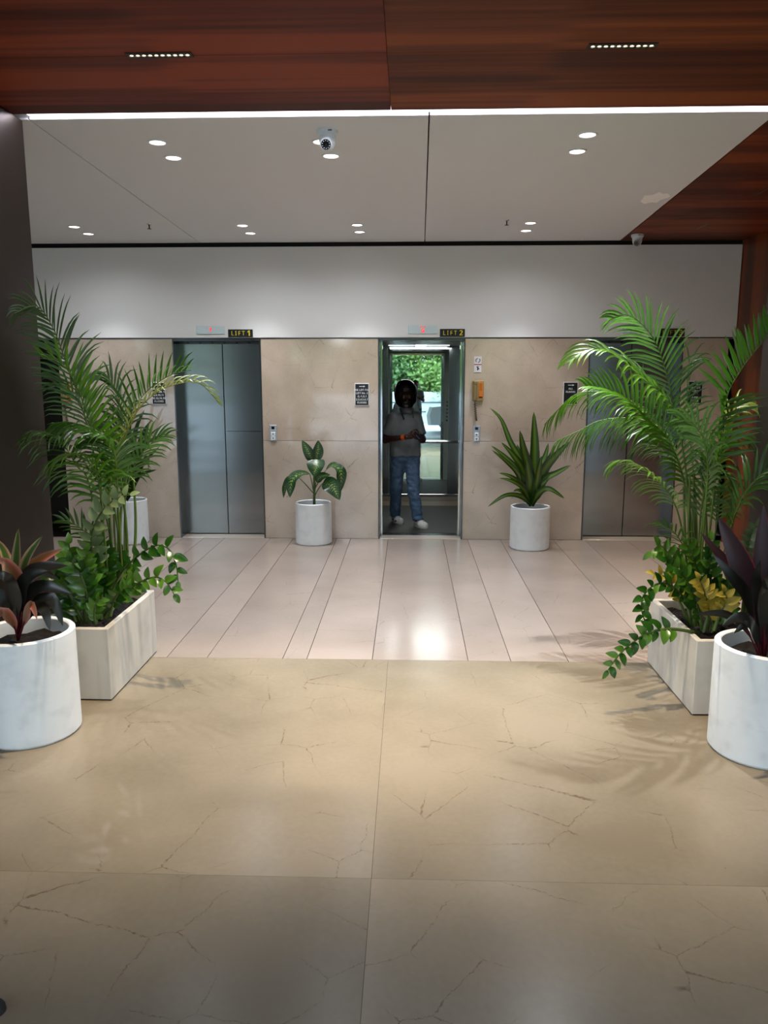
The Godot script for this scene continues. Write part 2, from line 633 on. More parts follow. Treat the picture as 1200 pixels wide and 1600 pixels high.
func soil_disc(r: float, h: float) -> SurfaceTool:
	var st := begin()
	var n := noise(5, 9.0, 3)
	var at := func(i: int, k: int) -> Vector3:
		var a := TAU * k / 28.0
		var q := r * i / 7.0
		var p := V(q * cos(a), 0, q * sin(a))
		return V(p.x, h + n.get_noise_2d(p.x * 6.0, p.z * 6.0) * 0.02, p.z)
	for i in 7:
		for k in 28:
			quad(st, at.call(i, k), at.call(i + 1, k), at.call(i + 1, k + 1), at.call(i, k + 1), Vector3.UP)
	return st

func potted(called: String, label: String, at: Vector3, r: float, h: float, wall: float) -> Node3D:
	var o := thing(called, label, "potted plant", at)
	obj("pot", pot_mesh(r, h, wall), M["pot_paint"], o)
	obj("soil", soil_disc(r - wall - 0.001, h - 0.07), M["soil"], o)
	return o

# ---------------------------------------------------------------- builders of repeated things
func downlight(x: float, z: float, label: String) -> void:
	var o := thing("downlight", label, "ceiling light", V(x, 3.04, z), "recessed round downlights in the white ceiling")
	obj("trim_ring", lathe(begin(), [Vector2(0.044, 0.0), Vector2(0.046, -0.006), Vector2(0.056, -0.005), Vector2(0.058, 0.0)], 32), M["white_metal"], o)
	obj("lens", lathe(begin(), [Vector2(0.0005, -0.002), Vector2(0.0445, -0.002)].map(func(p): return p), 32), M["lamp_white"], o)
	var s := SpotLight3D.new()
	s.name = "light"
	s.position = V(0, -0.012, 0)
	s.rotation.x = -PI / 2
	s.light_energy = DOWN_E * (1.9 if z < 0.7 else 0.56 if z < 1.5 else 6.0 if x > 0.5 and z > 3.3 else 1.9)
	s.light_color = Color(0.97, 0.98, 1.0)
	s.spot_angle = 38.0 if z < 0.7 else 80.0 if z < 1.5 else 50.0
	s.spot_angle_attenuation = 1.0
	s.spot_range = 20.0
	s.spot_attenuation = 2.0
	s.light_size = 0.012
	s.shadow_enabled = true
	o.add_child(s)

func linear_downlight(x: float, z: float, turn: float, label: String, energy: float) -> void:
	var o := thing("linear_downlight", label, "ceiling light", V(x, 3.04, z), "ten-cell linear downlights in the wood ceiling")
	o.rotation.y = turn
	var st := begin()
	box(st, V(-0.140, -0.004, -0.026), V(0.140, 0.0, -0.018))
	box(st, V(-0.140, -0.004, 0.018), V(0.140, 0.0, 0.026))
	box(st, V(-0.140, -0.004, -0.018), V(-0.132, 0.0, 0.018))
	box(st, V(0.132, -0.004, -0.018), V(0.140, 0.0, 0.018))
	obj("frame", st, M["black_plastic"], o)
	obj("backing", cube(V(-0.132, -0.002, -0.018), V(0.132, -0.0005, 0.018)), M["black_plastic"], o)
	for i in 10:
		var cx := -0.1188 + 0.0264 * i
		obj("reflector_cell", lathe(begin(), [Vector2(0.0075, -0.0025), Vector2(0.0125, -0.0045)], 12, Basis(), V(cx, 0, 0)), M["chrome"], o)
		obj("lamp", lathe(begin(), [Vector2(0.0003, -0.003), Vector2(0.0075, -0.003)], 12, Basis(), V(cx, 0, 0)), M["lamp_warm"], o)
	var s := SpotLight3D.new()
	s.name = "light"
	s.position = V(0, -0.02, 0)
	s.rotation.x = -PI / 2 + (0.0 if turn == 0.0 else 0.0)
	s.light_energy = energy
	s.light_color = Color(1.0, 0.91, 0.79)
	s.spot_angle = 31.0
	s.spot_angle_attenuation = 0.9
	s.spot_range = 20.0
	s.spot_attenuation = 2.0
	s.light_size = 0.025
	s.shadow_enabled = true
	o.add_child(s)

func dome_camera(at: Vector3, turn: float, label: String) -> void:
	var o := thing("security_camera", label, "security camera", at)
	o.rotation.y = turn
	obj("base", lathe(begin(), [Vector2(0.058, 0.0), Vector2(0.058, -0.018), Vector2(0.052, -0.026), Vector2(0.044, -0.028)], 32), M["white_plastic"], o)
	obj("housing", lathe(begin(), [Vector2(0.047, -0.024), Vector2(0.046, -0.05), Vector2(0.042, -0.075), Vector2(0.030, -0.096), Vector2(0.012, -0.106), Vector2(0.0005, -0.107)], 32), M["white_plastic"], o)
	var look := Basis(V(1, 0, 0), 1.98)
	obj("eyeball", lathe(begin(), [Vector2(0.036, 0.0), Vector2(0.034, 0.022), Vector2(0.027, 0.034)], 28, look, V(0, -0.072, 0.022)), M["white_plastic"], o)
	var face := obj("lens_window", lathe(begin(), [Vector2(0.0005, 0.033), Vector2(0.027, 0.034)], 28, look, V(0, -0.072, 0.022)), M["black_gloss"], o)
	for i in 10:
		var a := TAU * i / 10.0 + 0.3
		obj("infrared_lamp", lathe(begin(), [Vector2(0.0003, 0.0365), Vector2(0.0028, 0.0355)], 8, look, V(0, -0.072, 0.022) + look * V(cos(a) * 0.020, 0, sin(a) * 0.020)), M["pale_plastic"], face)
	obj("logo_strip", cube(V(0.012, -0.016, 0.0555), V(0.034, -0.010, 0.0585)), M["grey_plastic"], o)

func sprinkler(x: float, z: float, label: String) -> void:
	var o := thing("sprinkler", label, "sprinkler", V(x, 3.04, z))
	obj("plate", lathe(begin(), [Vector2(0.022, 0.0), Vector2(0.018, -0.006), Vector2(0.006, -0.007)], 20), M["chrome"], o)
	obj("stem", lathe(begin(), [Vector2(0.006, -0.004), Vector2(0.005, -0.04)], 10), M["dark_metal"], o)
	obj("deflector", lathe(begin(), [Vector2(0.0005, -0.038), Vector2(0.018, -0.040), Vector2(0.018, -0.043), Vector2(0.0005, -0.044)], 14), M["dark_metal"], o)

func info_sign(x: float, y: float, lines: Array, arrow: float, label: String) -> void:
	var o := thing("wall_sign", label, "sign", V(x, y, 0.0), "")
	obj("frame", cube(V(-0.076, -0.116, 0.0), V(0.076, 0.116, 0.010), 0.003), M["white_metal"], o)
	obj("panel", cube(V(-0.068, -0.108, 0.004), V(0.068, 0.108, 0.012), 0.001), M["sign_black"], o)
	if arrow != 0.0:
		var st := begin()
		box(st, V(-0.028, 0.080, 0.012), V(0.022, 0.086, 0.0135))
		tri(st, V(arrow * 0.034, 0.083, 0.0135), V(arrow * 0.016, 0.093, 0.0135), V(arrow * 0.016, 0.073, 0.0135), V(0, 0, 1))
		obj("arrow", st, M["print_white"], o)
	for i in lines.size():
		if lines[i]: lettering(lines[i], 0.026, M["print_white"], o, V(0, 0.047 - 0.0325 * i, 0.012), true)

func lift_plate(x: float, y: float, text: String, label: String) -> void:
	var o := thing("lift_plate", label, "sign", V(x, y, 0.012))
	obj("plate", cube(V(-0.127, -0.039, 0), V(0.127, 0.039, 0.012), 0.002), M["sign_black"], o)
	lettering(text.substr(0, 4), 0.060, M["sign_yellow"], o, V(-0.026, 0.0, 0.012), false, "lettering", 9)
	lettering(text.substr(5, 1), 0.072, M["sign_yellow"], o, V(0.088, 0.0, 0.012), true)

func floor_display(x: float, y: float, text: String, arrow: bool, label: String) -> void:
	var o := thing("floor_display", label, "display", V(x, y, 0.012))
	obj("plate", cube(V(-0.147, -0.042, 0), V(0.147, 0.042, 0.010), 0.003), M["display_grey"], o)
	lettering(text, 0.052, M["led_red"], o, V(0.0, -0.008 if arrow else 0.0, 0.0105), true, "led_digit")
	if arrow:
		for s: float in [-1.0, 1.0]: obj("led_dot", cube(V(s * 0.018 - 0.006, 0.024, 0.009), V(s * 0.018 + 0.006, 0.034, 0.0125)), M["led_red"], o)

func call_plate(x: float, y: float, label: String) -> void:
	var o := thing("call_button_plate", label, "lift button", V(x, y, 0.0))
	obj("plate", cube(V(-0.036, -0.084, 0), V(0.036, 0.084, 0.012), 0.003), M["satin_plate"], o)
	obj("display_window", cube(V(-0.016, 0.040, 0.010), V(0.016, 0.068, 0.014), 0.001), M["black_gloss"], o)
	for k in 2:
		var b := obj("button", cube(V(-0.022, -0.030 - 0.045 * k, 0.010), V(0.022, 0.010 - 0.045 * k, 0.017), 0.003), M["white_plastic"], o)
		var st := begin()
		var s := -1.0 if k else 1.0
		var cy := -0.010 - 0.045 * k
		tri(st, V(0, cy + 0.010 * s, 0.0175), V(-0.010, cy - 0.007 * s, 0.0175), V(0.010, cy - 0.007 * s, 0.0175), V(0, 0, 1))
		obj("arrow", st, M["sign_black"], b)

func wall_phone(x: float, y: float, label: String) -> void:
	var o := thing("wall_phone", label, "phone", V(x, y, 0.0))
	obj("base", cube(V(-0.058, -0.107, 0), V(0.058, 0.107, 0.028), 0.008), M["phone_beige"], o)
	obj("keypad_panel", cube(V(0.006, -0.080, 0.026), V(0.051, 0.084, 0.033), 0.003), M["phone_orange"], o)
	for r in 5:
		for k in 2: obj("key", cube(V(0.018 + 0.012 * k, 0.060 - 0.014 * r, 0.032), V(0.024 + 0.012 * k, 0.066 - 0.014 * r, 0.036), 0.001), M["dark_metal"], o)
	obj("name_strip", cube(V(0.010, -0.072, 0.032), V(0.047, -0.060, 0.0345)), M["sign_black"], o)
	var st := begin()
	box(st, V(-0.050, -0.070, 0.034), V(-0.012, 0.070, 0.056), 0.008)
	box(st, V(-0.054, 0.058, 0.026), V(-0.006, 0.104, 0.058), 0.012)
	box(st, V(-0.054, -0.104, 0.026), V(-0.006, -0.058, 0.058), 0.012)
	obj("handset", st, M["phone_olive"], o)
	# coiled cord hanging in a loop
	var pts := PackedVector3Array()
	for i in 241:
		var f := i / 240.0
		var a := f * TAU * 24.0
		var loop := V(-0.030 + 0.020 * sin(f * PI * 1.05), -0.105 - 0.20 * sin(f * PI * 0.96), 0.022)
		pts.append(loop + V(cos(a) * 0.008, 0, sin(a) * 0.008))
	obj("coiled_cord", tube(begin(), pts, 0.003, 0.003, 5), M["cord_brown"], o)

func lift_frame(o: Node3D, x0: float, x1: float, deep: float) -> void:
	for e in [[x0, x0 + 0.014], [x1 - 0.014, x1]]:
		obj("jamb", cube(V(e[0], 0, -deep), V(e[1], 2.092, 0.006), 0.002), M["steel_frame"], o)
	obj("head", cube(V(x0 + 0.014, 2.072, -deep), V(x1 - 0.014, 2.092, 0.006), 0.002), M["steel_frame"], o)
	obj("sill", cube(V(x0 + 0.014, -0.02, -0.185), V(x1 - 0.014, 0.005, 0.0), 0.002), M["sill_stone"], o)

func closed_lift(called: String, x0: float, x1: float, label: String) -> void:
	var o := Node3D.new()
	o.name = called
	add_child(o)
	tag(o, label, "lift door", "", "structure")
	lift_frame(o, x0, x1, 0.22)
	obj("threshold", cube(V(x0 + 0.014, -0.02, -0.30), V(x1 - 0.014, 0.004, -0.185), 0.001), M["steel_frame"], o)
	var mid := (x0 + x1) / 2.0 + 0.012
	obj("door_panel", cube(V(x0 + 0.002, 0.008, -0.235), V(mid - 0.0025, 2.085, -0.200), 0.003), M["steel_door"], o)
	var p := obj("door_panel", cube(V(mid + 0.0025, 0.008, -0.235), V(x1 - 0.002, 2.085, -0.200), 0.003), M["steel_door"], o)
	if x0 < 0.0: obj("dent_seam", cube(V(mid + 0.02, 1.128, -0.201), V(x1 - 0.06, 1.132, -0.1992)), M["dark_metal"], p)
	obj("shaft_back", cube(V(x0, 0, -0.34), V(x1, 2.1, -0.30)), M["dark_metal"], o)
	# track cover with slots over the panels
	var hd := obj("track_cover", cube(V(x0 + 0.014, 2.048, -0.200), V(x1 - 0.014, 2.072, -0.185), 0.002), M["steel_dark"], o)
	for i in 6: obj("screw", cube(V(x0 + 0.10 + i * 0.13, 2.056, -0.186), V(x0 + 0.125 + i * 0.13, 2.064, -0.1835)), M["dark_metal"], hd)

func person(o: Node3D, j: Dictionary, look: Dictionary) -> void:
	# j: joints in the person's own axes. One continuous skin; clothes are separate children.
	var bones := [
		[j.hip_l, 0.075, j.knee_l, 0.050], [j.knee_l, 0.050, j.ankle_l, 0.034], [j.hip_r, 0.075, j.knee_r, 0.050], [j.knee_r, 0.050, j.ankle_r, 0.034],
		[j.ankle_l, 0.034, j.toe_l, 0.026], [j.ankle_r, 0.034, j.toe_r, 0.026],
		[j.hip_l, 0.070, j.hip_r, 0.070], [(j.hip_l + j.hip_r) / 2.0, 0.075, j.chest, 0.075], [j.chest, 0.075, j.neck, 0.050],
		[j.shoulder_l, 0.040, j.shoulder_r, 0.040], [j.neck, 0.055, j.head + V(0, -0.06, 0), 0.055],
		[j.head + V(0, 0.015, -0.012), 0.090, j.head + V(0, -0.055, 0.018), 0.066],
		[j.shoulder_l, 0.050, j.elbow_l, 0.038], [j.elbow_l, 0.038, j.wrist_l, 0.026], [j.shoulder_r, 0.050, j.elbow_r, 0.038], [j.elbow_r, 0.038, j.wrist_r, 0.026],
	]
	var st := begin()
	st.append_from(blob(bones, 0.011, 0.03), 0, Transform3D())
	# head with a face on a finer grid: brow, nose, lips, chin, ears
	var h: Vector3 = j.head
	var q: Basis = j.look
	var face := [
		[h + q * V(0, 0.025, -0.015), 0.092, h + q * V(0, -0.02, 0.0), 0.086], [h + q * V(0, -0.03, 0.02), 0.070, h + q * V(0, -0.085, 0.045), 0.040],
		[h + q * V(-0.035, 0.018, 0.072), 0.018, h + q * V(0.035, 0.018, 0.072), 0.018], [h + q * V(0, 0.008, 0.084), 0.010, h + q * V(0, -0.030, 0.108), 0.015],
		[h + q * V(-0.022, -0.060, 0.078), 0.011, h + q * V(0.022, -0.060, 0.078), 0.011], [h + q * V(-0.020, -0.071, 0.076), 0.010, h + q * V(0.020, -0.071, 0.076), 0.010],
		[h + q * V(-0.094, -0.02, -0.01), 0.010, h + q * V(-0.094, 0.02, -0.018), 0.016], [h + q * V(0.094, -0.02, -0.01), 0.010, h + q * V(0.094, 0.02, -0.018), 0.016],
	]
	st.append_from(blob(face, 0.006, 0.018), 0, Transform3D())
	for s in ["l", "r"]:
		st.append_from(hand(j["wrist_" + s], j["palm_" + s], j["grip_" + s], 1.0 if s == "l" else -1.0), 0, Transform3D())
	obj("body", st, look.skin, o)
	for s: float in [-1.0, 1.0]:
		obj("eye", lathe(begin(), [Vector2(0.0005, 0.012), Vector2(0.008, 0.009), Vector2(0.012, 0.0)], 12, q * Basis(V(1, 0, 0), PI / 2), h + q * V(s * 0.033, -0.002, 0.078)), M["eye_white"], o)
	# shirt: body and short sleeves with open flat cuffs and hem
	var sh := [
		[j.shoulder_l + V(0.02, -0.01, 0), 0.075, j.shoulder_r + V(-0.02, -0.01, 0), 0.075], [j.neck + V(0, -0.03, 0), 0.060, j.chest, 0.115],
		[j.chest + V(-0.062, 0.03, 0), 0.100, j.hem + V(-0.064, 0, 0), 0.116, true], [j.chest + V(0.062, 0.03, 0), 0.100, j.hem + V(0.064, 0, 0), 0.116, true],
		[j.shoulder_l, 0.070, j.shoulder_l.lerp(j.elbow_l, look.sleeve), 0.066, true], [j.shoulder_r, 0.070, j.shoulder_r.lerp(j.elbow_r, look.sleeve), 0.066, true],
	]
	var folds := noise(77, 7.0, 3)
	obj("shirt", blob(sh, 0.010, 0.04, func(p: Vector3, v: float): return v + folds.get_noise_3d(p.x * 1.3, p.y * 0.7, p.z) * 0.010 * clampf((j.neck.y - p.y) * 4.0, 0.0, 1.0)), look.shirt, o)
	obj("collar", lathe(begin(), [Vector2(0.085, -0.02), Vector2(0.078, 0.025), Vector2(0.068, 0.048), Vector2(0.062, 0.046)], 24, Basis(), j.neck + V(0, 0.012, 0.0)), look.shirt, o)
	var pants := [
		[j.hip_l + V(0, 0.03, 0), 0.096, j.hip_r + V(0, 0.03, 0), 0.096], [j.hip_l, 0.093, j.knee_l, 0.068], [j.knee_l, 0.068, j.ankle_l, 0.063, true],
		[j.hip_r, 0.093, j.knee_r, 0.068], [j.knee_r, 0.068, j.ankle_r, 0.063, true],
	]
	obj("trousers", blob(pants, 0.010, 0.03, func(p: Vector3, v: float): return v + folds.get_noise_3d(p.x * 1.2, p.y * 2.2 + 5.0, p.z * 1.2) * 0.012), look.trousers, o)

func hand(wrist: Vector3, along: Vector3, curl_to: Vector3, side: float) -> ArrayMesh:
	# palm, four curled fingers of different lengths and a thumb from the side; along: wrist to knuckles, curl_to: where the palm faces
	var a := along.normalized()
	var n := (curl_to - a * curl_to.dot(a)).normalized()
	var s := a.cross(n) * side
	var k := wrist + a * 0.085
	var bones := [[wrist - a * 0.02, 0.025, wrist + a * 0.01, 0.026]]
	for i in 4:
		var off := (i - 1.5) * 0.020
		bones.append([wrist + s * off * 0.7 + a * 0.015, 0.014, k + s * off, 0.012])
	for i in 4:
		var off := (i - 1.5) * 0.0205
		var l: float = [0.040, 0.046, 0.043, 0.034][i]
		var p0 := k + s * off
		var p1 := p0 + (a * 0.85 + n * 0.5).normalized() * l
		var p2 := p1 + (a * 0.1 + n).normalized() * l * 0.7
		var p3 := p2 + (n * 0.75 - a * 0.65).normalized() * l * 0.5
		bones.append_array([[p0, 0.0100, p1, 0.0092], [p1, 0.0092, p2, 0.0085], [p2, 0.0085, p3, 0.0075]])
	var t0 := wrist + a * 0.02 - s * 0.026 + n * 0.006
	var t1 := t0 + (a * 0.7 - s * 0.6 + n * 0.4).normalized() * 0.042
	var t2 := t1 + (a * 0.8 + n * 0.6).normalized() * 0.032
	bones.append_array([[t0, 0.0135, t1, 0.0105], [t1, 0.0105, t2, 0.0088]])
	return blob(bones, 0.004, 0.006)

func shoe(o: Node3D, called: String, heel: Vector3, toe: Vector3, upper: Material, sole: Material) -> void:
	var d := toe - heel
	var l := d.length()
	var turn := Basis(Vector3.UP, atan2(d.x, d.z)) * Basis(V(1, 0, 0), -asin(d.y / l))
	var b := [[V(0, 0.048, 0.035), 0.040, V(0, 0.040, l * 0.55), 0.043], [V(-0.012, 0.036, l * 0.62), 0.040, V(0.010, 0.032, l - 0.05), 0.040]]
	var m := blob(b, 0.006, 0.03, func(p: Vector3, v: float): return maxf(v, 0.012 - p.y))
	var s := obj(called, m, upper, o)
	s.transform = Transform3D(turn, heel)
	var st := begin()
	var poly := []
	for i in 24:
		var a := TAU * i / 24.0
		var w := 0.050 if sin(a) > 0.0 else 0.042
		poly.append(Vector2(cos(a) * w, l * 0.5 + sin(a) * (l * 0.5 + 0.008)))
	obj("sole", prism(st, poly, 0.0, 0.020), sole, s)
	for i in 5:
		var px: float = [-0.020, 0.018, 0.0, -0.012, 0.024][i]
		var pz: float = [l * 0.62, l * 0.66, l * 0.74, l * 0.84, l * 0.52][i]
		obj("hole", lathe(begin(), [Vector2(0.0005, 0.004), Vector2(0.008, 0.0)], 10, Basis(), V(px, 0.076 - absf(px) * 0.25 - (0.012 if pz > l * 0.8 else 0.0), pz)), M["black_plastic"], s)

func helmet(o: Node3D, at: Vector3, q: Basis) -> void:
	var shell := blob([[V(0, 0.02, -0.012), 0.132, V(0, -0.04, 0.0), 0.126], [V(0, -0.09, 0.05), 0.098, V(0, -0.12, 0.07), 0.075]], 0.007, 0.05, func(p: Vector3, v: float):
		var hollow := -(maxf(p.distance_to(V(0, 0.0, -0.005)) - 0.116, -p.y - 0.30))
		var eye := maxf(maxf(absf(p.x) - 0.102, absf(p.y + 0.022) - 0.048), 0.03 - p.z)
		var under := p.y + 0.150
		return maxf(maxf(maxf(v, hollow), -eye), -under))
	var h := obj("helmet", shell, M["helmet_black"], o)
	h.transform = Transform3D(q, at)
	var lining := obj("lining", blob([[V(0, 0.0, -0.03), 0.112, V(0, -0.06, -0.03), 0.108]], 0.010, 0.02, func(p: Vector3, v: float): return maxf(v, p.z - 0.03)), M["black_cloth"], h)
	lining.position = V(0, 0, 0)
	# visor raised above the opening, edge strip, chin vent and a grey stripe
	var st := begin()
	for i in 16:
		for k in 5:
			var c := []
			for e in [[0, 0], [1, 0], [1, 1], [0, 1]]:
				var a := lerpf(-1.15, 1.15, (i + e[0]) / 16.0)
				var b := lerpf(0.22, 0.62, (k + e[1]) / 5.0)
				var n := V(sin(a) * cos(b), sin(b), cos(a) * cos(b))
				c.append([n * 0.139 + V(0, 0.012, -0.006), n, Vector2(a, b)])
			face4(st, c)
	obj("visor", st, M["visor_smoke"], h)
	for s: float in [-1.0, 1.0]:
		obj("stripe", tube(begin(), smooth([V(s * 0.126, -0.01, 0.04), V(s * 0.118, 0.055, 0.05), V(s * 0.075, 0.112, 0.045), V(s * 0.055, 0.135, -0.01)], 14), 0.004, 0.003, 6), M["grey_plastic"], h)
		obj("visor_hinge", lathe(begin(), [Vector2(0.020, 0.0), Vector2(0.018, 0.006), Vector2(0.0005, 0.008)], 18, Basis(V(0, 0, 1), -s * PI / 2), V(s * 0.126, 0.02, 0.01)), M["black_plastic"], h)
	obj("chin_vent", cube(V(-0.030, -0.112, 0.138), V(0.030, -0.098, 0.147), 0.003), M["dark_metal"], h)
	obj("brow_strip", tube(begin(), smooth([V(-0.098, 0.028, 0.088), V(0, 0.030, 0.136), V(0.098, 0.028, 0.088)], 12), 0.004, 0.004, 6), M["dark_metal"], h)

func tree(at: Vector3, height: float, spread: float, label: String, group: String, seed_: int, tint: int) -> void:
	var o := thing("tree", label, "tree", at, group)
	obj("trunk", tube(begin(), smooth([V(0, 0, 0), V(0.08, height * 0.3, 0.05), V(-0.05, height * 0.75, 0)], 10), 0.10, 0.03, 8), M["bark"], o)
	var mm := MultiMesh.new()
	mm.transform_format = MultiMesh.TRANSFORM_3D
	mm.mesh = zz_leaf_mesh(1)
	var r := RandomNumberGenerator.new()
	r.seed = seed_
	var lumps := []
	for i in 9: lumps.append([V(r.randf_range(-1, 1) * spread * 0.6, height * r.randf_range(0.35, 0.92), r.randf_range(-1, 1) * spread * 0.4), r.randf_range(0.35, 0.6) * spread])
	mm.instance_count = 4200
	for i in mm.instance_count:
		var l: Array = lumps[i % 9]
		var d := V(r.randfn(), r.randfn(), r.randfn()).normalized()
		var p: Vector3 = l[0] + d * l[1] * pow(r.randf(), 0.33)
		var b := Basis.from_euler(V(r.randf() * TAU, r.randf() * TAU, r.randf() * TAU)).scaled(Vector3.ONE * r.randf_range(0.10, 0.24))
		mm.set_instance_transform(i, Transform3D(b, p))
	var c := MultiMeshInstance3D.new()
	c.name = "crown"
	c.multimesh = mm
	c.material_override = M["tree_leaf_%d" % tint]
	c.set_meta("kind", "stuff")
	o.add_child(c)

# ---------------------------------------------------------------- the scene
const DOWN_E := 1.6
const WARM_E := 9.5
const STRIP_E := 2.0
const SKY_E := 7.4

func _ready() -> void:
	rng.seed = 4711
	# camera
	var cam := Camera3D.new()
	cam.name = "camera"
	cam.position = V(0, 1.7, 8.11)
	cam.rotation_degrees = V(-9.846, 1.866, 0)
	cam.fov = rad_to_deg(2.0 * atan(800.0 / 1210.0))
	cam.near = 0.02
	cam.far = 200.0
	add_child(cam)
	# sky and exposure
	var env := Environment.new()
	env.background_mode = Environment.BG_SKY
	var sky := Sky.new()
	var sm := ProceduralSkyMaterial.new()
	sm.sky_top_color = Color(0.80, 0.88, 0.97)
	sm.sky_horizon_color = Color(0.93, 0.95, 0.98)
	sm.ground_bottom_color = Color(0.5, 0.5, 0.48)
	sm.ground_horizon_color = Color(0.8, 0.82, 0.82)
	sm.sun_angle_max = 0.0
	sky.sky_material = sm
	env.sky = sky
	env.background_energy_multiplier = SKY_E
	env.tonemap_mode = Environment.TONE_MAPPER_LINEAR
	env.tonemap_exposure = 1.0
	env.sdfgi_enabled = true
	env.ssao_enabled = true
	env.ssil_enabled = true
	var we := WorldEnvironment.new()
	we.name = "world"
	we.environment = env
	add_child(we)
	# the cove strip's light, just under its glowing face
	var strip := AreaLight3D.new()
	strip.name = "cove_strip_light"
	strip.area_size = Vector2(3.88, 0.03)
	strip.position = V(-0.06, 3.052, 3.84)
	strip.rotation.x = -PI / 2
	strip.light_color = Color(0.93, 0.92, 1.0)
	strip.light_energy = STRIP_E
	strip.area_range = 20.0
	strip.shadow_enabled = true
	add_child(strip)

	make_materials()
	build_shell()
	build_lifts()
	build_wall_fittings()
	build_ceiling_fittings()
	build_planters()
	build_plants()
	build_people()
	build_outside()

func make_materials() -> void:
	var fl := stone_image(2048, Color(0.56, 0.525, 0.465), Color(0.65, 0.61, 0.55), Color(0.34, 0.27, 0.21), 11, 0.6, 0.0)
	var ff := stone_image(1024, Color(0.68, 0.645, 0.615), Color(0.74, 0.705, 0.675), Color(0.45, 0.37, 0.30), 17, 0.35, 0.0)
	for i in 3:
		var m := mat("floor_far_%d" % i, [Color(0.85, 0.825, 0.80), Color(0.87, 0.84, 0.815), Color(0.84, 0.81, 0.785)][i], 0.17)
		m.albedo_texture = fl
		triplanar(m, 0.30)
		m.uv1_offset = V(0.37 * i, 0.1, 0.53 * i)
		m.albedo_texture = ff
	for i in 2:
		var m := mat("floor_near_%d" % i, [Color(0.86, 0.85, 0.815), Color(0.85, 0.84, 0.805)][i], 0.24)
		m.metallic_specular = 0.3
		m.albedo_texture = fl
		triplanar(m, 0.30)
		m.uv1_offset = V(0.21 * i, 0.1, 0.43 * i)
	var ws := stone_image(1024, Color(0.68, 0.625, 0.565), Color(0.77, 0.72, 0.66), Color(0.32, 0.25, 0.20), 23, 0.4, 0.0)
	for i in 3:
		var m := mat("wall_stone_%d" % i, [Color(1, 1, 1), Color(0.97, 0.97, 0.97), Color(1.0, 0.985, 0.97)][i], 0.06)
		m.metallic_specular = 0.95
		m.albedo_texture = ws
		triplanar(m, 0.42)
		m.uv1_offset = V(0.31 * i + 0.13, 0.27 * i, 0.0)
	var wood_a := wood_image(1024, Color(0.29, 0.115, 0.055), Color(0.56, 0.28, 0.145), 41)
	for i in 3:
		var m := mat("wood_ceiling_%d" % i, [Color(1.0, 0.86, 0.86), Color(1.0, 1.0, 0.92), Color(0.9, 0.85, 0.8)][i], 0.5)
		m.metallic_specular = 0.3
		m.albedo_texture = wood_a
		triplanar(m, 0.42)
		m.uv1_offset = V(0.3 * i, 0.0, 0.29 * i)
	var m1 := mat("wood_wall", Color(1, 1, 1), 0.45)
	m1.albedo_texture = wood_image(1024, Color(0.25, 0.105, 0.035), Color(0.52, 0.25, 0.09), 47, true, 96.0)
	triplanar(m1, 0.8)
	mat("plaster", Color(0.86, 0.86, 0.855), 0.8)
	mat("plaster_ceiling", Color(0.86, 0.865, 0.87), 0.75)
	mat("bare_patch", Color(1.0, 1.0, 0.98), 0.9)
	mat("shadow_gap", Color(0.02, 0.018, 0.016), 0.9)
	mat("wall_plain", Color(0.62, 0.60, 0.57), 0.8)
	mat("subfloor", Color(0.16, 0.13, 0.11), 0.9)
	mat("dark_panel", Color(0.07, 0.045, 0.035), 0.35)
	var steel_n := NoiseTexture2D.new()
	for e in [["steel_door", Color(0.60, 0.615, 0.62), 0.21], ["steel_frame", Color(0.42, 0.43, 0.45), 0.26], ["steel_dark", Color(0.35, 0.35, 0.36), 0.3], ["steel_car", Color(0.58, 0.60, 0.60), 0.18], ["chrome", Color(0.82, 0.82, 0.82), 0.10], ["column_steel", Color(0.26, 0.225, 0.20), 0.42], ["dark_metal", Color(0.07, 0.07, 0.075), 0.4]]:
		mat(e[0], e[1], e[2], 1.0 if e[0] != "column_steel" else 0.85)
	var brushed := streak_bytes(61, 512, 512, 32, 60.0 / 512.0)
	var bi := ImageTexture.create_from_image(Image.create_from_data(512, 512, false, Image.FORMAT_L8, brushed))
	# rolled sheet: long shallow waves up the door, so that what it mirrors breaks into bands
	var ri := Image.create_empty(8, 256, false, Image.FORMAT_RF)
	for y in 256:
		var t := y / 256.0 * TAU
		for x in 8: ri.set_pixel(x, y, Color(0.5 + 0.22 * sin(t * 3.0 + 0.6) + 0.12 * sin(t * 7.0 + 2.0) + 0.06 * sin(t * 13.0), 0, 0))
	for e in [["steel_door", ImageTexture.create_from_image(ri), 0.28, 0.42], ["column_steel", bi, 0.012, 1.2]]:
		var m: StandardMaterial3D = M[e[0]]
		m.heightmap_enabled = true
		m.heightmap_texture = e[1]
		m.heightmap_scale = e[2]
		triplanar(m, e[3])
	var mm := mat("mirror", Color(0.90, 0.98, 0.96), 0.015, 1.0)
	mat("white_metal", Color(0.86, 0.86, 0.86), 0.4)
	mat("white_plastic", Color(0.85, 0.87, 0.88), 0.35)
	mat("pale_plastic", Color(0.72, 0.74, 0.78), 0.3)
	mat("grey_plastic", Color(0.35, 0.36, 0.38), 0.4)
	mat("black_plastic", Color(0.025, 0.025, 0.027), 0.45)
	mat("black_gloss", Color(0.015, 0.015, 0.02), 0.12)
	mat("black_cloth", Color(0.02, 0.02, 0.022), 0.9)
	mat("rubber_black", Color(0.02, 0.02, 0.02), 0.7)
	mat("sign_black", Color(0.065, 0.08, 0.10), 0.4)
	mat("print_white", Color(0.86, 0.88, 0.88), 0.6)
	mat("print_red", Color(0.55, 0.08, 0.12), 0.6)
	mat("sign_yellow", Color(0.86, 0.78, 0.14), 0.5)
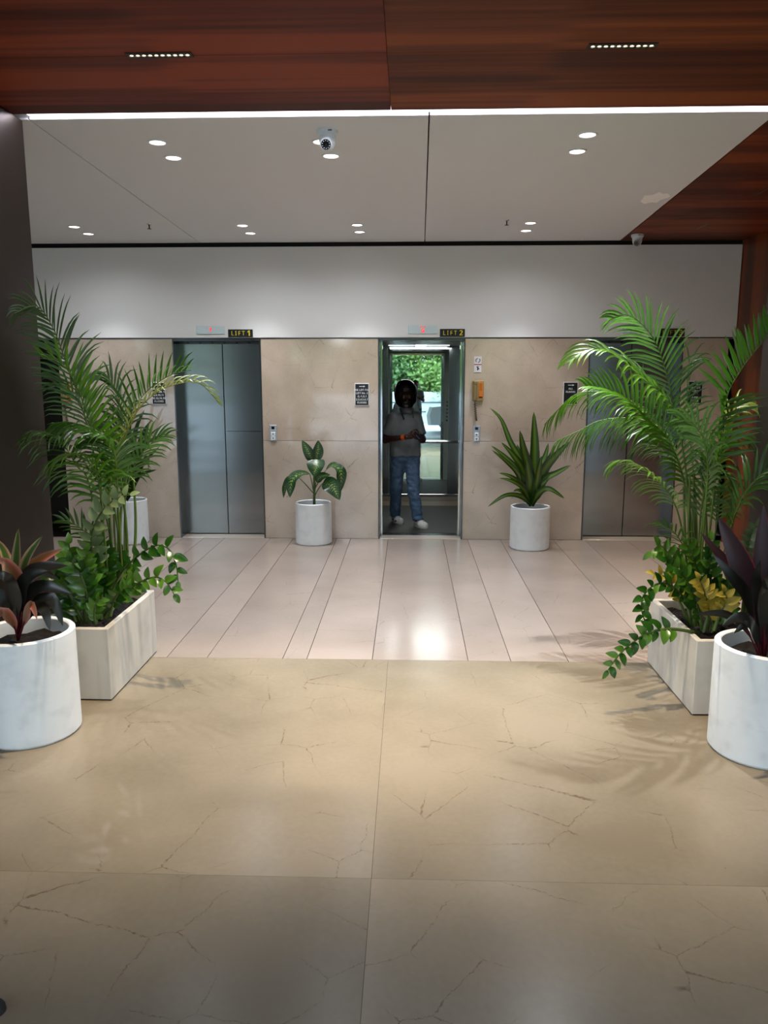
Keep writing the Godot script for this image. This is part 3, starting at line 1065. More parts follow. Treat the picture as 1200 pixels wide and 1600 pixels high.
	mat("display_grey", Color(0.76, 0.83, 0.84), 0.3)
	mat("satin_plate", Color(0.66, 0.70, 0.74), 0.35, 0.3)
	mat("paper_white", Color(0.84, 0.83, 0.84), 0.7)
	mat("phone_beige", Color(0.62, 0.52, 0.34), 0.45)
	mat("phone_olive", Color(0.50, 0.44, 0.28), 0.4)
	mat("phone_orange", Color(0.80, 0.46, 0.12), 0.5)
	mat("cord_brown", Color(0.33, 0.25, 0.16), 0.6)
	mat("sill_stone", Color(0.66, 0.62, 0.57), 0.25)
	mat("car_mat", Color(0.16, 0.145, 0.125), 0.6)
	mat("car_floor_stone", Color(0.42, 0.36, 0.28), 0.4)
	mat("brass_tint", Color(0.72, 0.62, 0.40), 0.25, 1.0)
	for e in [["lamp_white", Color(1.0, 0.97, 0.94), 5.0], ["lamp_warm", Color(1.0, 0.90, 0.72), 2.5], ["lamp_strip", Color(0.98, 0.97, 1.0), 3.0], ["lamp_car", Color(0.98, 1.0, 1.0), 1.8], ["led_red", Color(1.0, 0.10, 0.14), 1.6]]:
		var m := mat(e[0], e[1], 0.5)
		m.emission_enabled = true
		m.emission = e[1]
		m.emission_energy_multiplier = e[2]
	var pp := mat("pot_paint", Color(1, 1, 1), 0.5)
	pp.albedo_texture = stain_image(512, Color(0.91, 0.935, 0.94), Color(0.77, 0.785, 0.785), 71, 0.35)
	triplanar(pp, 1.1)
	var pb := mat("planter_paint", Color(1, 1, 1), 0.55)
	pb.albedo_texture = stain_image(512, Color(0.80, 0.79, 0.75), Color(0.50, 0.49, 0.47), 73, 0.5, 10)
	triplanar(pb, 0.9)
	var so := mat("soil", Color(0.075, 0.05, 0.035), 1.0)
	so.heightmap_enabled = true
	so.heightmap_texture = ImageTexture.create_from_image(Image.create_from_data(256, 256, false, Image.FORMAT_L8, grey(noise(83, 0.12, 3), 256, 256)))
	so.heightmap_scale = 1.0
	triplanar(so, 5.0)
	# plants
	mat("frond_stalk", Color(0.30, 0.40, 0.10), 0.45)
	mat("frond_stalk_yellow", Color(0.52, 0.50, 0.14), 0.45)
	mat("cane", Color(0.30, 0.40, 0.11), 0.45)
	mat("green_stem", Color(0.22, 0.34, 0.11), 0.45)
	mat("crimson_stem", Color(0.34, 0.06, 0.11), 0.45)
	mat("zz_stem", Color(0.27, 0.36, 0.15), 0.4)
	leafy("palm_0", Color(0.165, 0.29, 0.06))
	leafy("palm_1", Color(0.26, 0.42, 0.06))
	leafy("palm_2", Color(0.165, 0.26, 0.12))
	leafy("palm_3", Color(0.40, 0.45, 0.12))
	leafy("palm_4", Color(0.22, 0.34, 0.13), null, 0.28)
	leafy("zz_leaf_0", Color(0.14, 0.30, 0.07), null, 0.25, 0.2)
	leafy("zz_leaf_1", Color(0.27, 0.43, 0.12), null, 0.28, 0.3)
	leafy("zz_leaf_2", Color(0.45, 0.53, 0.36), null, 0.4, 0.25)
	leafy("zz_leaf_3", Color(0.62, 0.56, 0.20), null, 0.45, 0.35)
	leafy("dieffenbachia", Color(1, 1, 1), dieffenbachia_image(), 0.33, 0.2)
	var gr := Color(0.10, 0.22, 0.06)
	leafy("dracaena", Color(1, 1, 1), across([[0.0, gr], [0.22, Color(0.12, 0.26, 0.06)], [0.42, Color(0.33, 0.44, 0.11)], [0.60, Color(0.37, 0.47, 0.12)], [0.80, Color(0.12, 0.26, 0.06)], [1.0, gr]]), 0.35, 0.25)
	leafy("dracaena_dark", Color(1, 1, 1), across([[0.0, Color(0.42, 0.45, 0.14)], [0.14, Color(0.11, 0.22, 0.07)], [0.86, Color(0.10, 0.21, 0.07)], [1.0, Color(0.42, 0.45, 0.14)]]), 0.35, 0.2)
	leafy("cordyline_purple", Color(1, 1, 1), across([[0.0, Color(0.55, 0.10, 0.20)], [0.06, Color(0.14, 0.06, 0.08)], [0.5, Color(0.20, 0.08, 0.11)], [0.94, Color(0.14, 0.06, 0.08)], [1.0, Color(0.55, 0.10, 0.20)]]), 0.48, 0.2)
	leafy("cordyline_dark", Color(1, 1, 1), across([[0.0, Color(0.26, 0.10, 0.12)], [0.07, Color(0.085, 0.10, 0.09)], [0.5, Color(0.14, 0.15, 0.13)], [0.93, Color(0.085, 0.10, 0.09)], [1.0, Color(0.24, 0.10, 0.12)]]), 0.32, 0.12)
	leafy("cordyline_pink", Color(1, 1, 1), across([[0.0, Color(0.68, 0.42, 0.38)], [0.3, Color(0.46, 0.35, 0.20)], [0.6, Color(0.56, 0.28, 0.20)], [1.0, Color(0.74, 0.50, 0.44)]]), 0.4, 0.35)
	leafy("cordyline_cream", Color(1, 1, 1), across([[0.0, Color(0.72, 0.50, 0.46)], [0.12, Color(0.66, 0.62, 0.44)], [0.30, Color(0.26, 0.36, 0.15)], [0.70, Color(0.32, 0.40, 0.20)], [0.86, Color(0.68, 0.62, 0.46)], [1.0, Color(0.75, 0.52, 0.50)]]), 0.4, 0.35)
	# people
	mat("skin_dark", Color(0.22, 0.115, 0.075), 0.5)
	mat("eye_white", Color(0.45, 0.42, 0.40), 0.3)
	var tee := mat("tee_grey", Color(0.42, 0.44, 0.445), 0.9)
	mat("tee_light", Color(0.40, 0.42, 0.44), 0.9)
	var dn := mat("denim", Color(1, 1, 1), 0.85)
	dn.albedo_texture = stain_image(256, Color(0.27, 0.37, 0.48), Color(0.45, 0.55, 0.64), 91, 0.5)
	triplanar(dn, 3.0)
	mat("trousers_black", Color(0.03, 0.03, 0.035), 0.85)
	mat("helmet_black", Color(0.035, 0.036, 0.038), 0.14)
	mat("clog_white", Color(0.80, 0.80, 0.78), 0.5)
	mat("sole_white", Color(0.70, 0.70, 0.68), 0.6)
	mat("band_orange", Color(0.72, 0.30, 0.06), 0.5)
	mat("hair_black", Color(0.015, 0.013, 0.012), 0.6)
	var vs := mat("visor_smoke", Color(0.05, 0.05, 0.05, 0.75), 0.08)
	vs.transparency = BaseMaterial3D.TRANSPARENCY_ALPHA
	var sc := mat("phone_screen", Color(0.5, 0.6, 0.85), 0.2)
	sc.emission_enabled = true
	sc.emission = Color(0.55, 0.62, 0.95)
	sc.emission_energy_multiplier = 0.5
	# outside
	mat("drive", Color(0.70, 0.71, 0.70), 0.8)
	mat("compound_wall", Color(0.80, 0.82, 0.82), 0.8)
	mat("concrete", Color(0.5, 0.5, 0.49), 0.85)
	mat("bark", Color(0.24, 0.18, 0.13), 0.9)
	leafy("tree_leaf_0", Color(0.32, 0.44, 0.24), null, 0.5, 0.3)
	leafy("tree_leaf_1", Color(0.44, 0.55, 0.28), null, 0.5, 0.4)
	var cp := mat("car_paint", Color(0.78, 0.80, 0.81), 0.2)
	cp.clearcoat_enabled = true
	mat("car_glass", Color(0.04, 0.06, 0.07), 0.06)
	mat("tyre", Color(0.03, 0.03, 0.03), 0.8)

func build_shell() -> void:
	# floor: slabs laid with open joints on a dark bed
	var fo := struct("floor", cube(V(-4.62, -0.20, -0.02), V(3.4, -0.012, 5.0)), M["subfloor"])
	tag(fo, "polished beige stone floor with narrow strips of slabs near the lifts")
	var xs := [-4.60, -4.0, -3.40, -2.90, -2.42, -2.20, -1.975, -1.487, -1.238, -0.770, -0.621, -0.219, 0.366, 0.626, 0.975, 1.535, 1.866, 2.306, 2.60, 3.0, 3.29]
	for i in xs.size() - 1:
		obj("floor_tile", cube(V(xs[i] + 0.002, -0.030, 0.0), V(xs[i + 1] - 0.002, 0.0, 3.600)), M["floor_far_%d" % ((i * 7) % 3)], fo)
	obj("bed", cube(V(-6.0, -0.20, 5.0), V(6.0, -0.012, 9.0)), M["subfloor"], fo)
	var fx := [-6.0, -4.60, -2.06, -0.122, 1.90, 3.29, 6.0]
	var fz := [3.601, 5.70, 7.80, 9.0]
	for i in 6:
		for k in 3:
			if k == 0 and (i == 0 or i == 5): continue
			obj("floor_tile", cube(V(fx[i] + 0.0006, -0.030, fz[k] + 0.0006), V(fx[i + 1] - 0.0006, 0.0, fz[k + 1] - 0.0006)), M["floor_near_%d" % ((i + k) % 2)], fo)
	# lift wall
	var st := begin()
	for e in [[-3.66, -2.455], [-1.535, -0.325], [0.567, 1.825], [2.770, 3.222]]:
		box(st, V(e[0] + 0.002, 0, -0.34), V(e[1] - 0.002, 2.095, -0.032))
	box(st, V(-4.65, 2.095, -0.34), V(3.40, 3.10, -0.032))
	var wb := struct("wall_back", st, M["wall_plain"])
	tag(wb, "lift wall of polished beige stone below and pale plaster above")
	var k := 0
	for e in [[-3.66, -2.455], [-1.535, -0.325], [0.567, 1.825], [2.770, 3.222]]:
		for h in [[0.002, 1.043], [1.0465, 2.093]]:
			obj("stone_panel", cube(V(e[0], h[0], -0.034), V(e[1], h[1], 0.0), 0.0015), M["wall_stone_%d" % (k % 3)], wb)
			k += 2 if k % 5 else 1
	obj("plaster_band", cube(V(-4.62, 2.104, -0.034), V(3.282, 2.998, 0.012), 0.002), M["plaster"], wb)
	obj("metal_edge", cube(V(-3.70, 2.094, -0.034), V(3.25, 2.103, 0.004)), M["steel_frame"], wb)
	var tr := struct("trim_1", cube(V(-4.62, 2.998, -0.034), V(3.285, 3.06, -0.005)), M["shadow_gap"])
	tag(tr, "black shadow gap between the ceiling and the lift wall")
	# dark recesses at both ends of the stone
	var sh := begin()
	box(sh, V(-4.90, -0.2, -3.30), V(3.50, 3.25, -3.20))
	box(sh, V(-4.90, -0.2, -3.30), V(-4.76, 3.25, -0.30))
	box(sh, V(3.41, -0.2, -3.30), V(3.52, 3.25, -0.30))
	box(sh, V(-4.90, 3.10, -3.30), V(3.50, 3.25, -0.34))
	box(sh, V(-4.90, -0.30, -3.30), V(3.50, -0.20, 0.0))
	tag(struct("wall_shaft", sh, M["shadow_gap"]), "lift shaft walls behind the lift wall")
	var re := struct("wall_recess_left", cube(V(-4.62, 0, -0.75), V(-3.60, 2.10, -0.70)), M["dark_panel"])
	tag(re, "dark recess beside the left column")
	struct("wall_recess_right", cube(V(3.20, 0, -0.36), V(3.40, 2.10, -0.30)), M["dark_panel"])
	var ff := struct("floor_recess", cube(V(-4.62, -0.2, -0.75), V(-3.665, -0.001, -0.021)), M["dark_panel"])
	# side walls
	tag(struct("wall_left", cube(V(-4.75, 0, -0.78), V(-4.60, 3.10, 5.0)), M["wall_plain"]), "plain wall on the left")
	var wr := struct("wall_right", cube(V(3.40, 0, -0.34), V(3.50, 3.10, 5.0)), M["wall_plain"])
	tag(wr, "right wall clad in vertical-grained orange wood")
	for i in 4:
		obj("wood_panel", cube(V(3.29, 0.0, 0.002 + i * 0.95), V(3.41, 3.04, 0.948 + i * 0.95), 0.002), M["wood_wall"], wr)
	obj("plain_panel", cube(V(3.29, 0.0, 3.802), V(3.41, 3.04, 5.0)), M["wall_plain"], wr)
	# the front of the lobby is open to the drive, under the wood ceiling
	tag(struct("wall_lintel", cube(V(-6.0, 2.95, 9.0), V(6.0, 3.25, 9.2)), M["wall_plain"]), "lintel over the open front of the lobby behind the camera")
	# columns
	for e in [[-2.85, -2.05, "column_left", "dark bronze steel-clad column on the left"], [1.895, 2.70, "column_right", "dark bronze steel-clad column on the right"]]:
		var c := struct(e[2], cube(V(e[0], 0, 3.79), V(e[1], 3.04, 4.99), 0.006), M["column_steel"])
		tag(c, e[3])
		obj("skirting", cube(V(e[0] - 0.004, 0, 3.786), V(e[1] + 0.004, 0.08, 4.994), 0.002), M["dark_metal"], c)
	# ceiling
	var ce := struct("ceiling", cube(V(-6.0, 3.09, -0.34), V(6.0, 3.25, 9.0)), M["shadow_gap"])
	tag(struct("ceiling_porch", cube(V(-11.0, 3.10, 9.2), V(11.0, 3.25, 13.5)), M["plaster_ceiling"]), "white porch ceiling outside the open front")
	for e in [[-12.0, -6.0], [6.0, 12.0]]: tag(struct("ceiling_porch_side", cube(V(e[0], 3.10, 3.0), V(e[1], 3.25, 9.2)), M["plaster_ceiling"]), "white porch ceiling beside the lobby")
	tag(ce, "ceiling of white panels over the lifts and dark red wood in front and on the right")
	obj("white_panel", prism(begin(), [Vector2(-4.60, 0.012), Vector2(-2.127, 0.012), Vector2(-2.017, 3.80), Vector2(-4.60, 3.80)], 3.04, 3.089), M["plaster_ceiling"], ce)
	obj("white_panel", prism(begin(), [Vector2(-2.119, 0.012), Vector2(0.140, 0.012), Vector2(0.090, 3.80), Vector2(-2.009, 3.80)], 3.04, 3.089), M["plaster_ceiling"], ce)
	obj("white_panel", prism(begin(), [Vector2(0.148, 0.012), Vector2(2.078, 0.012), Vector2(1.877, 3.80), Vector2(0.098, 3.80)], 3.04, 3.089), M["plaster_ceiling"], ce)
	obj("wood_panel", prism(begin(), [Vector2(2.085, 0.012), Vector2(3.29, 0.012), Vector2(3.29, 1.998), Vector2(1.980, 1.998)], 3.036, 3.089), M["wood_ceiling_2"], ce)
	obj("wood_panel", prism(begin(), [Vector2(1.980, 2.002), Vector2(3.29, 2.002), Vector2(3.29, 3.80), Vector2(1.885, 3.80)], 3.036, 3.089), M["wood_ceiling_2"], ce)
	var zc := [3.88, 4.588, 5.80, 7.0, 9.0]
	for i in 4:
		for e in [[-6.0, -0.1028, 0], [-0.1012, 6.0, 1]]:
			obj("wood_panel", cube(V(e[0], 3.04, zc[i] + 0.0015), V(e[1], 3.089, zc[i + 1] - 0.0015), 0.001), M["wood_ceiling_%d" % e[2]], ce)
	# flaked patch in the white ceiling, by the wood
	var poly := []
	for i in 14:
		var a := TAU * i / 14.0
		poly.append(Vector2(1.845 + cos(a) * 0.095 * (1.0 + 0.25 * sin(i * 2.3)), 1.86 + sin(a) * 0.17 * (1.0 + 0.2 * cos(i * 3.1))))
	var fp := obj("flaked_patch", prism(begin(), poly, 3.0385, 3.041), M["bare_patch"])
	tag(fp, "pale flaked patch on the white ceiling beside the wood", "ceiling damage")

func build_lifts() -> void:
	closed_lift("door_1", -2.455, -1.535, "closed brushed steel lift doors marked LIFT 1, left of the open lift")
	closed_lift("door_2", 1.825, 2.770, "closed brushed steel lift doors behind the palm on the right")
	var d := Node3D.new()
	d.name = "door_3"
	add_child(d)
	tag(d, "bright steel frame of the open middle lift marked LIFT 2", "lift door", "", "structure")
	lift_frame(d, -0.325, 0.567, 0.22)
	for e in [[-0.311, -0.285], [0.527, 0.553]]:
		obj("door_edge", cube(V(e[0], 0.008, -0.20), V(e[1], 2.072, -0.165), 0.003), M["chrome"], d)
	obj("threshold", cube(V(-0.311, -0.02, -0.30), V(0.553, 0.004, -0.185), 0.001), M["steel_frame"], d)
	# the car
	var c := thing("lift_car", "open lift car with brushed steel walls, rear mirror and handrail", "lift", V(0.12, 0, -1.45))
	var x := 0.62
	obj("car_floor", cube(V(-x, -0.04, -1.17), V(x, 0.0, 1.15)), M["car_floor_stone"], c)
	obj("floor_mat", cube(V(-x + 0.03, 0.0, -0.72), V(x - 0.03, 0.006, 1.13), 0.002), M["car_mat"], c)
	for s: float in [-1.0, 1.0]:
		for i in 3:
			obj("side_panel", cube(V(s * x - 0.01, 0.0, -1.15 + i * 0.767 + 0.002), V(s * x + 0.01, 2.12, -1.15 + (i + 1) * 0.767 - 0.002), 0.002), M["steel_car"], c)
		obj("front_return", cube(V(minf(s * x, s * 0.43), 0.0, 1.13), V(maxf(s * x, s * 0.43), 2.12, 1.17), 0.002), M["steel_car"], c)
		obj("rear_panel", cube(V(minf(s * x, s * 0.415), 0.10, -1.17), V(maxf(s * x, s * 0.415), 2.12, -1.145), 0.002), M["steel_car"], c)
	obj("mirror", cube(V(-0.413, 0.10, -1.17), V(0.413, 2.12, -1.146), 0.001), M["mirror"], c)
	obj("kick_plate", cube(V(-x, 0.0, -1.17), V(x, 0.098, -1.140), 0.002), M["chrome"], c)
	obj("header", cube(V(-x, 2.070, 1.13), V(x, 2.12, 1.17), 0.002), M["brass_tint"], c)
	obj("car_ceiling", cube(V(-x, 2.12, -1.17), V(x, 2.16, 1.17)), M["steel_dark"], c)
	var hr := obj("handrail", tube(begin(), PackedVector3Array([V(-0.56, 0.83, -1.08), V(0.56, 0.83, -1.08)]), 0.016, 0.016, 14), M["chrome"], c)
	for s in [-0.48, 0.48]: obj("bracket", tube(begin(), PackedVector3Array([V(s, 0.83, -1.08), V(s, 0.83, -1.146)]), 0.009, 0.009, 8), M["chrome"], hr)
	for e in [[-0.40, -0.06], [0.12, 0.40]]: obj("light_strip", cube(V(e[0], 2.112, -0.86), V(e[1], 2.121, -0.80)), M["lamp_car"], c)
	obj("ceiling_lamp", cube(V(-0.05, 2.108, -0.90), V(0.11, 2.121, -0.74), 0.002), M["lamp_car"], c)
	var cl := AreaLight3D.new()
	cl.name = "car_light"
	cl.area_size = Vector2(0.85, 0.5)
	cl.position = V(0.03, 2.10, -0.82)
	cl.rotation.x = -PI / 2
	cl.light_energy = 1.1
	cl.area_range = 10.0
	cl.shadow_enabled = true
	c.add_child(cl)
	var cop := obj("control_panel", cube(V(0.47, 0.85, 1.115), V(0.58, 1.45, 1.131), 0.003), M["steel_dark"], c)
	for r in 6:
		for q in 2: obj("button", lathe(begin(), [Vector2(0.017, 0.0), Vector2(0.015, 0.005), Vector2(0.0005, 0.005)], 14, Basis(V(1, 0, 0), -PI / 2), V(0.503 + 0.045 * q, 1.00 + 0.06 * r, 1.115)), M["black_plastic"], cop)
	obj("notice", cube(V(-0.56, 1.52, 1.126), V(-0.46, 1.80, 1.131)), M["phone_beige"], c)

func build_wall_fittings() -> void:
	lift_plate(-1.737, 2.148, "LIFT 1", "small black plate with yellow lettering LIFT 1 above the left lift doors")
	lift_plate(0.432, 2.148, "LIFT 2", "small black plate with yellow lettering LIFT 2 above the open lift")
	lift_plate(2.640, 2.148, "LIFT 3", "small black plate half hidden by a palm frond above the third lift")
	floor_display(-2.047, 2.180, "7", false, "grey floor display with one red digit above lift one")
	floor_display(0.131, 2.180, "G", true, "grey floor display with red figures above the open lift two")
	floor_display(2.293, 2.180, "9", false, "grey floor display with a red digit behind a palm frond above lift three")
	info_sign(-2.618, 1.538, ["USE LIFT FOR", "LIFT NO. 1", "8,9,10,11", "12,13,14,15", "FLOORS"], 1.0, "white-framed black notice left of lift one, half hidden by a palm frond")
	info_sign(-0.493, 1.527, ["USE LIFT FOR", "LIFT No. 2", "-2,-1,G,1", "2,3,4,5,6,7", "FLOORS"], 1.0, "white-framed black notice with an arrow and five lines left of the open lift")
	info_sign(1.652, 1.541, ["ALL", "FLOORS", "", "", ""], 1.0, "white-framed black notice with a right arrow left of lift three")
	info_sign(2.915, 1.551, ["SERVICE", "LIFT", "", "4 PM", "AND 2"], -1.0, "white-framed black notice reading SERVICE LIFT, right of lift three")
	call_plate(-1.427, 1.128, "silver call button plate right of lift one")
	call_plate(0.699, 1.125, "silver call button plate below the wall phone")
	call_plate(-3.62 + 0.04, 1.13, "silver call button plate behind the left palm near the dark recess")
	wall_phone(0.704, 1.567, "beige and orange wall phone with a coiled cord right of the open lift")
	wall_phone(-3.60 + 0.01, 1.555, "beige and orange wall phone behind the palm on the far left")
	var n := thing("notice_card", "white card with two pictograms above the wall phone", "sign", V(0.698, 1.833, 0.0))
	obj("card", cube(V(-0.038, -0.080, 0), V(0.038, 0.080, 0.005), 0.001), M["paper_white"], n)
	obj("red_band", cube(V(-0.038, -0.004, 0.004), V(0.038, 0.003, 0.006)), M["print_red"], n)
	var st := begin()
	for a in 10:
		if a % 5 == 2: continue
		var t := TAU * a / 10.0
		box(st, V(cos(t) * 0.022 - 0.005, 0.040 + sin(t) * 0.020 - 0.004, 0.005), V(cos(t) * 0.022 + 0.005, 0.040 + sin(t) * 0.020 + 0.004, 0.0065))
	obj("round_pictogram", st, M["sign_black"], n)
	st = begin()
	box(st, V(-0.005, -0.060, 0.005), V(0.003, -0.020, 0.0065))
	box(st, V(-0.016, -0.028, 0.005), V(0.012, -0.022, 0.0065))
	tri(st, V(0.003, -0.034, 0.0065), V(0.022, -0.044, 0.0065), V(0.003, -0.054, 0.0065), V(0, 0, 1))
	obj("figure_pictogram", st, M["sign_black"], n)
	var n2 := thing("notice_card", "small dark card high on the stone behind the left palm", "sign", V(-3.60, 1.88, 0.0))
	obj("card", cube(V(-0.035, -0.05, 0), V(0.035, 0.05, 0.006), 0.001), M["grey_plastic"], n2)
	obj("print", cube(V(-0.022, -0.01, 0.006), V(0.022, 0.03, 0.007)), M["paper_white"], n2)

func build_ceiling_fittings() -> void:
	var ls := thing("cove_light_strip", "long glowing white strip light between the wood and the white ceiling", "strip light", V(-0.06, 3.04, 3.84))
	obj("housing", cube(V(-1.945, 0.024, -0.038), V(1.95, 0.049, 0.038)), M["white_metal"], ls)
	obj("diffuser", cube(V(-1.945, 0.014, -0.036), V(1.95, 0.024, 0.036)), M["lamp_strip"], ls)
	var where := [
		[-1.463, 3.384, "front left lamp of the pair left of the middle camera"], [-1.466, 3.067, "rear lamp of the pair left of the middle camera"],
		[-0.516, 3.365, "lamp partly hidden behind the middle dome camera"], [-0.489, 3.077, "lamp just behind the middle dome camera"],
		[0.987, 3.447, "front lamp of the pair to the right, under the strip light"], [0.998, 3.124, "rear lamp of the pair to the right, under the strip light"],
		[-3.026, 0.895, "front lamp of the farthest left pair near the lift wall"], [-3.040, 0.549, "rear lamp of the farthest left pair near the lift wall"],
		[-1.498, 0.905, "front lamp of the pair above lift one"], [-1.505, 0.532, "rear lamp of the pair above lift one"],
		[-0.474, 0.901, "front lamp of the pair above lift two"], [-0.473, 0.563, "rear lamp of the pair above lift two"],
		[1.054, 0.938, "front lamp of the pair above the striped dracaena"], [1.068, 0.577, "rear lamp of the pair above the striped dracaena"]]
	for w in where: downlight(w[0], w[1], "round recessed downlight, " + w[2])
	linear_downlight(-1.06, 4.60, 0.0, "linear downlight of small lamps in the wood ceiling, upper left", WARM_E)
	linear_downlight(0.862, 4.63, 0.0, "linear downlight of small lamps in the wood ceiling, upper right", WARM_E)
	linear_downlight(2.553, 2.071, PI / 2, "linear downlight in the right wood ceiling, cut by the frame edge", WARM_E * 0.4)
	linear_downlight(2.614, 0.741, PI / 2, "small linear downlight in the wood ceiling near the right camera", WARM_E * 0.4)
	linear_downlight(2.50, 3.40, PI / 2, "linear downlight in the right wood ceiling outside the frame", WARM_E * 1.1)
	dome_camera(V(-0.461, 3.04, 3.56), -0.05, "white dome camera on the white ceiling below the strip light")
	dome_camera(V(2.153, 3.036, 0.35), -0.35, "white dome camera at the back corner of the wood ceiling, right")
	sprinkler(-2.313, 0.99, "small sprinkler head on the white ceiling, left of centre")
	sprinkler(0.832, 1.057, "small sprinkler head beside the lamp pair over the dracaena")

func planter(at: Vector3, w: float, l: float, label: String) -> void:
	var o := thing("planter_box", label, "planter", at)
	var h := 0.40
	var t := 0.032
	var st := begin()
	box(st, V(-w / 2, 0.006, -l / 2), V(w / 2, h, -l / 2 + t), 0.004)
	box(st, V(-w / 2, 0.006, l / 2 - t), V(w / 2, h, l / 2), 0.004)
	box(st, V(-w / 2, 0.006, -l / 2 + t * 0.8), V(-w / 2 + t, h, l / 2 - t * 0.8), 0.004)
	box(st, V(w / 2 - t, 0.006, -l / 2 + t * 0.8), V(w / 2, h, l / 2 - t * 0.8), 0.004)
	box(st, V(-w / 2 + t * 0.5, 0.006, -l / 2 + t * 0.5), V(w / 2 - t * 0.5, 0.03, l / 2 - t * 0.5))
	obj("box", st, M["planter_paint"], o)
	obj("foot", cube(V(-w / 2 + 0.006, 0.0, -l / 2 + 0.006), V(w / 2 - 0.006, 0.008, l / 2 - 0.006)), M["rubber_black"], o)
	var so := begin()
	var n := noise(9, 3.0, 4)
	for i in 12:
		for k in 22:
			var q := []
			for e in [[0, 0], [1, 0], [1, 1], [0, 1]]:
				var p := Vector2(lerpf(-w / 2 + t, w / 2 - t, (i + e[0]) / 12.0), lerpf(-l / 2 + t, l / 2 - t, (k + e[1]) / 22.0))
				q.append(V(p.x, 0.345 + n.get_noise_2d(p.x * 7.0, p.y * 7.0) * 0.035, p.y))
			quad(so, q[0], q[1], q[2], q[3], Vector3.UP)
	obj("soil", so, M["soil"], o)

func build_planters() -> void:
	planter(V(-1.785, 0, 3.880), 0.414, 0.758, "stained white rectangular planter on the left, holding the palm and zz plants")
	planter(V(1.655, 0, 3.968), 0.414, 0.752, "stained white rectangular planter on the right, holding the palm and zz plants")

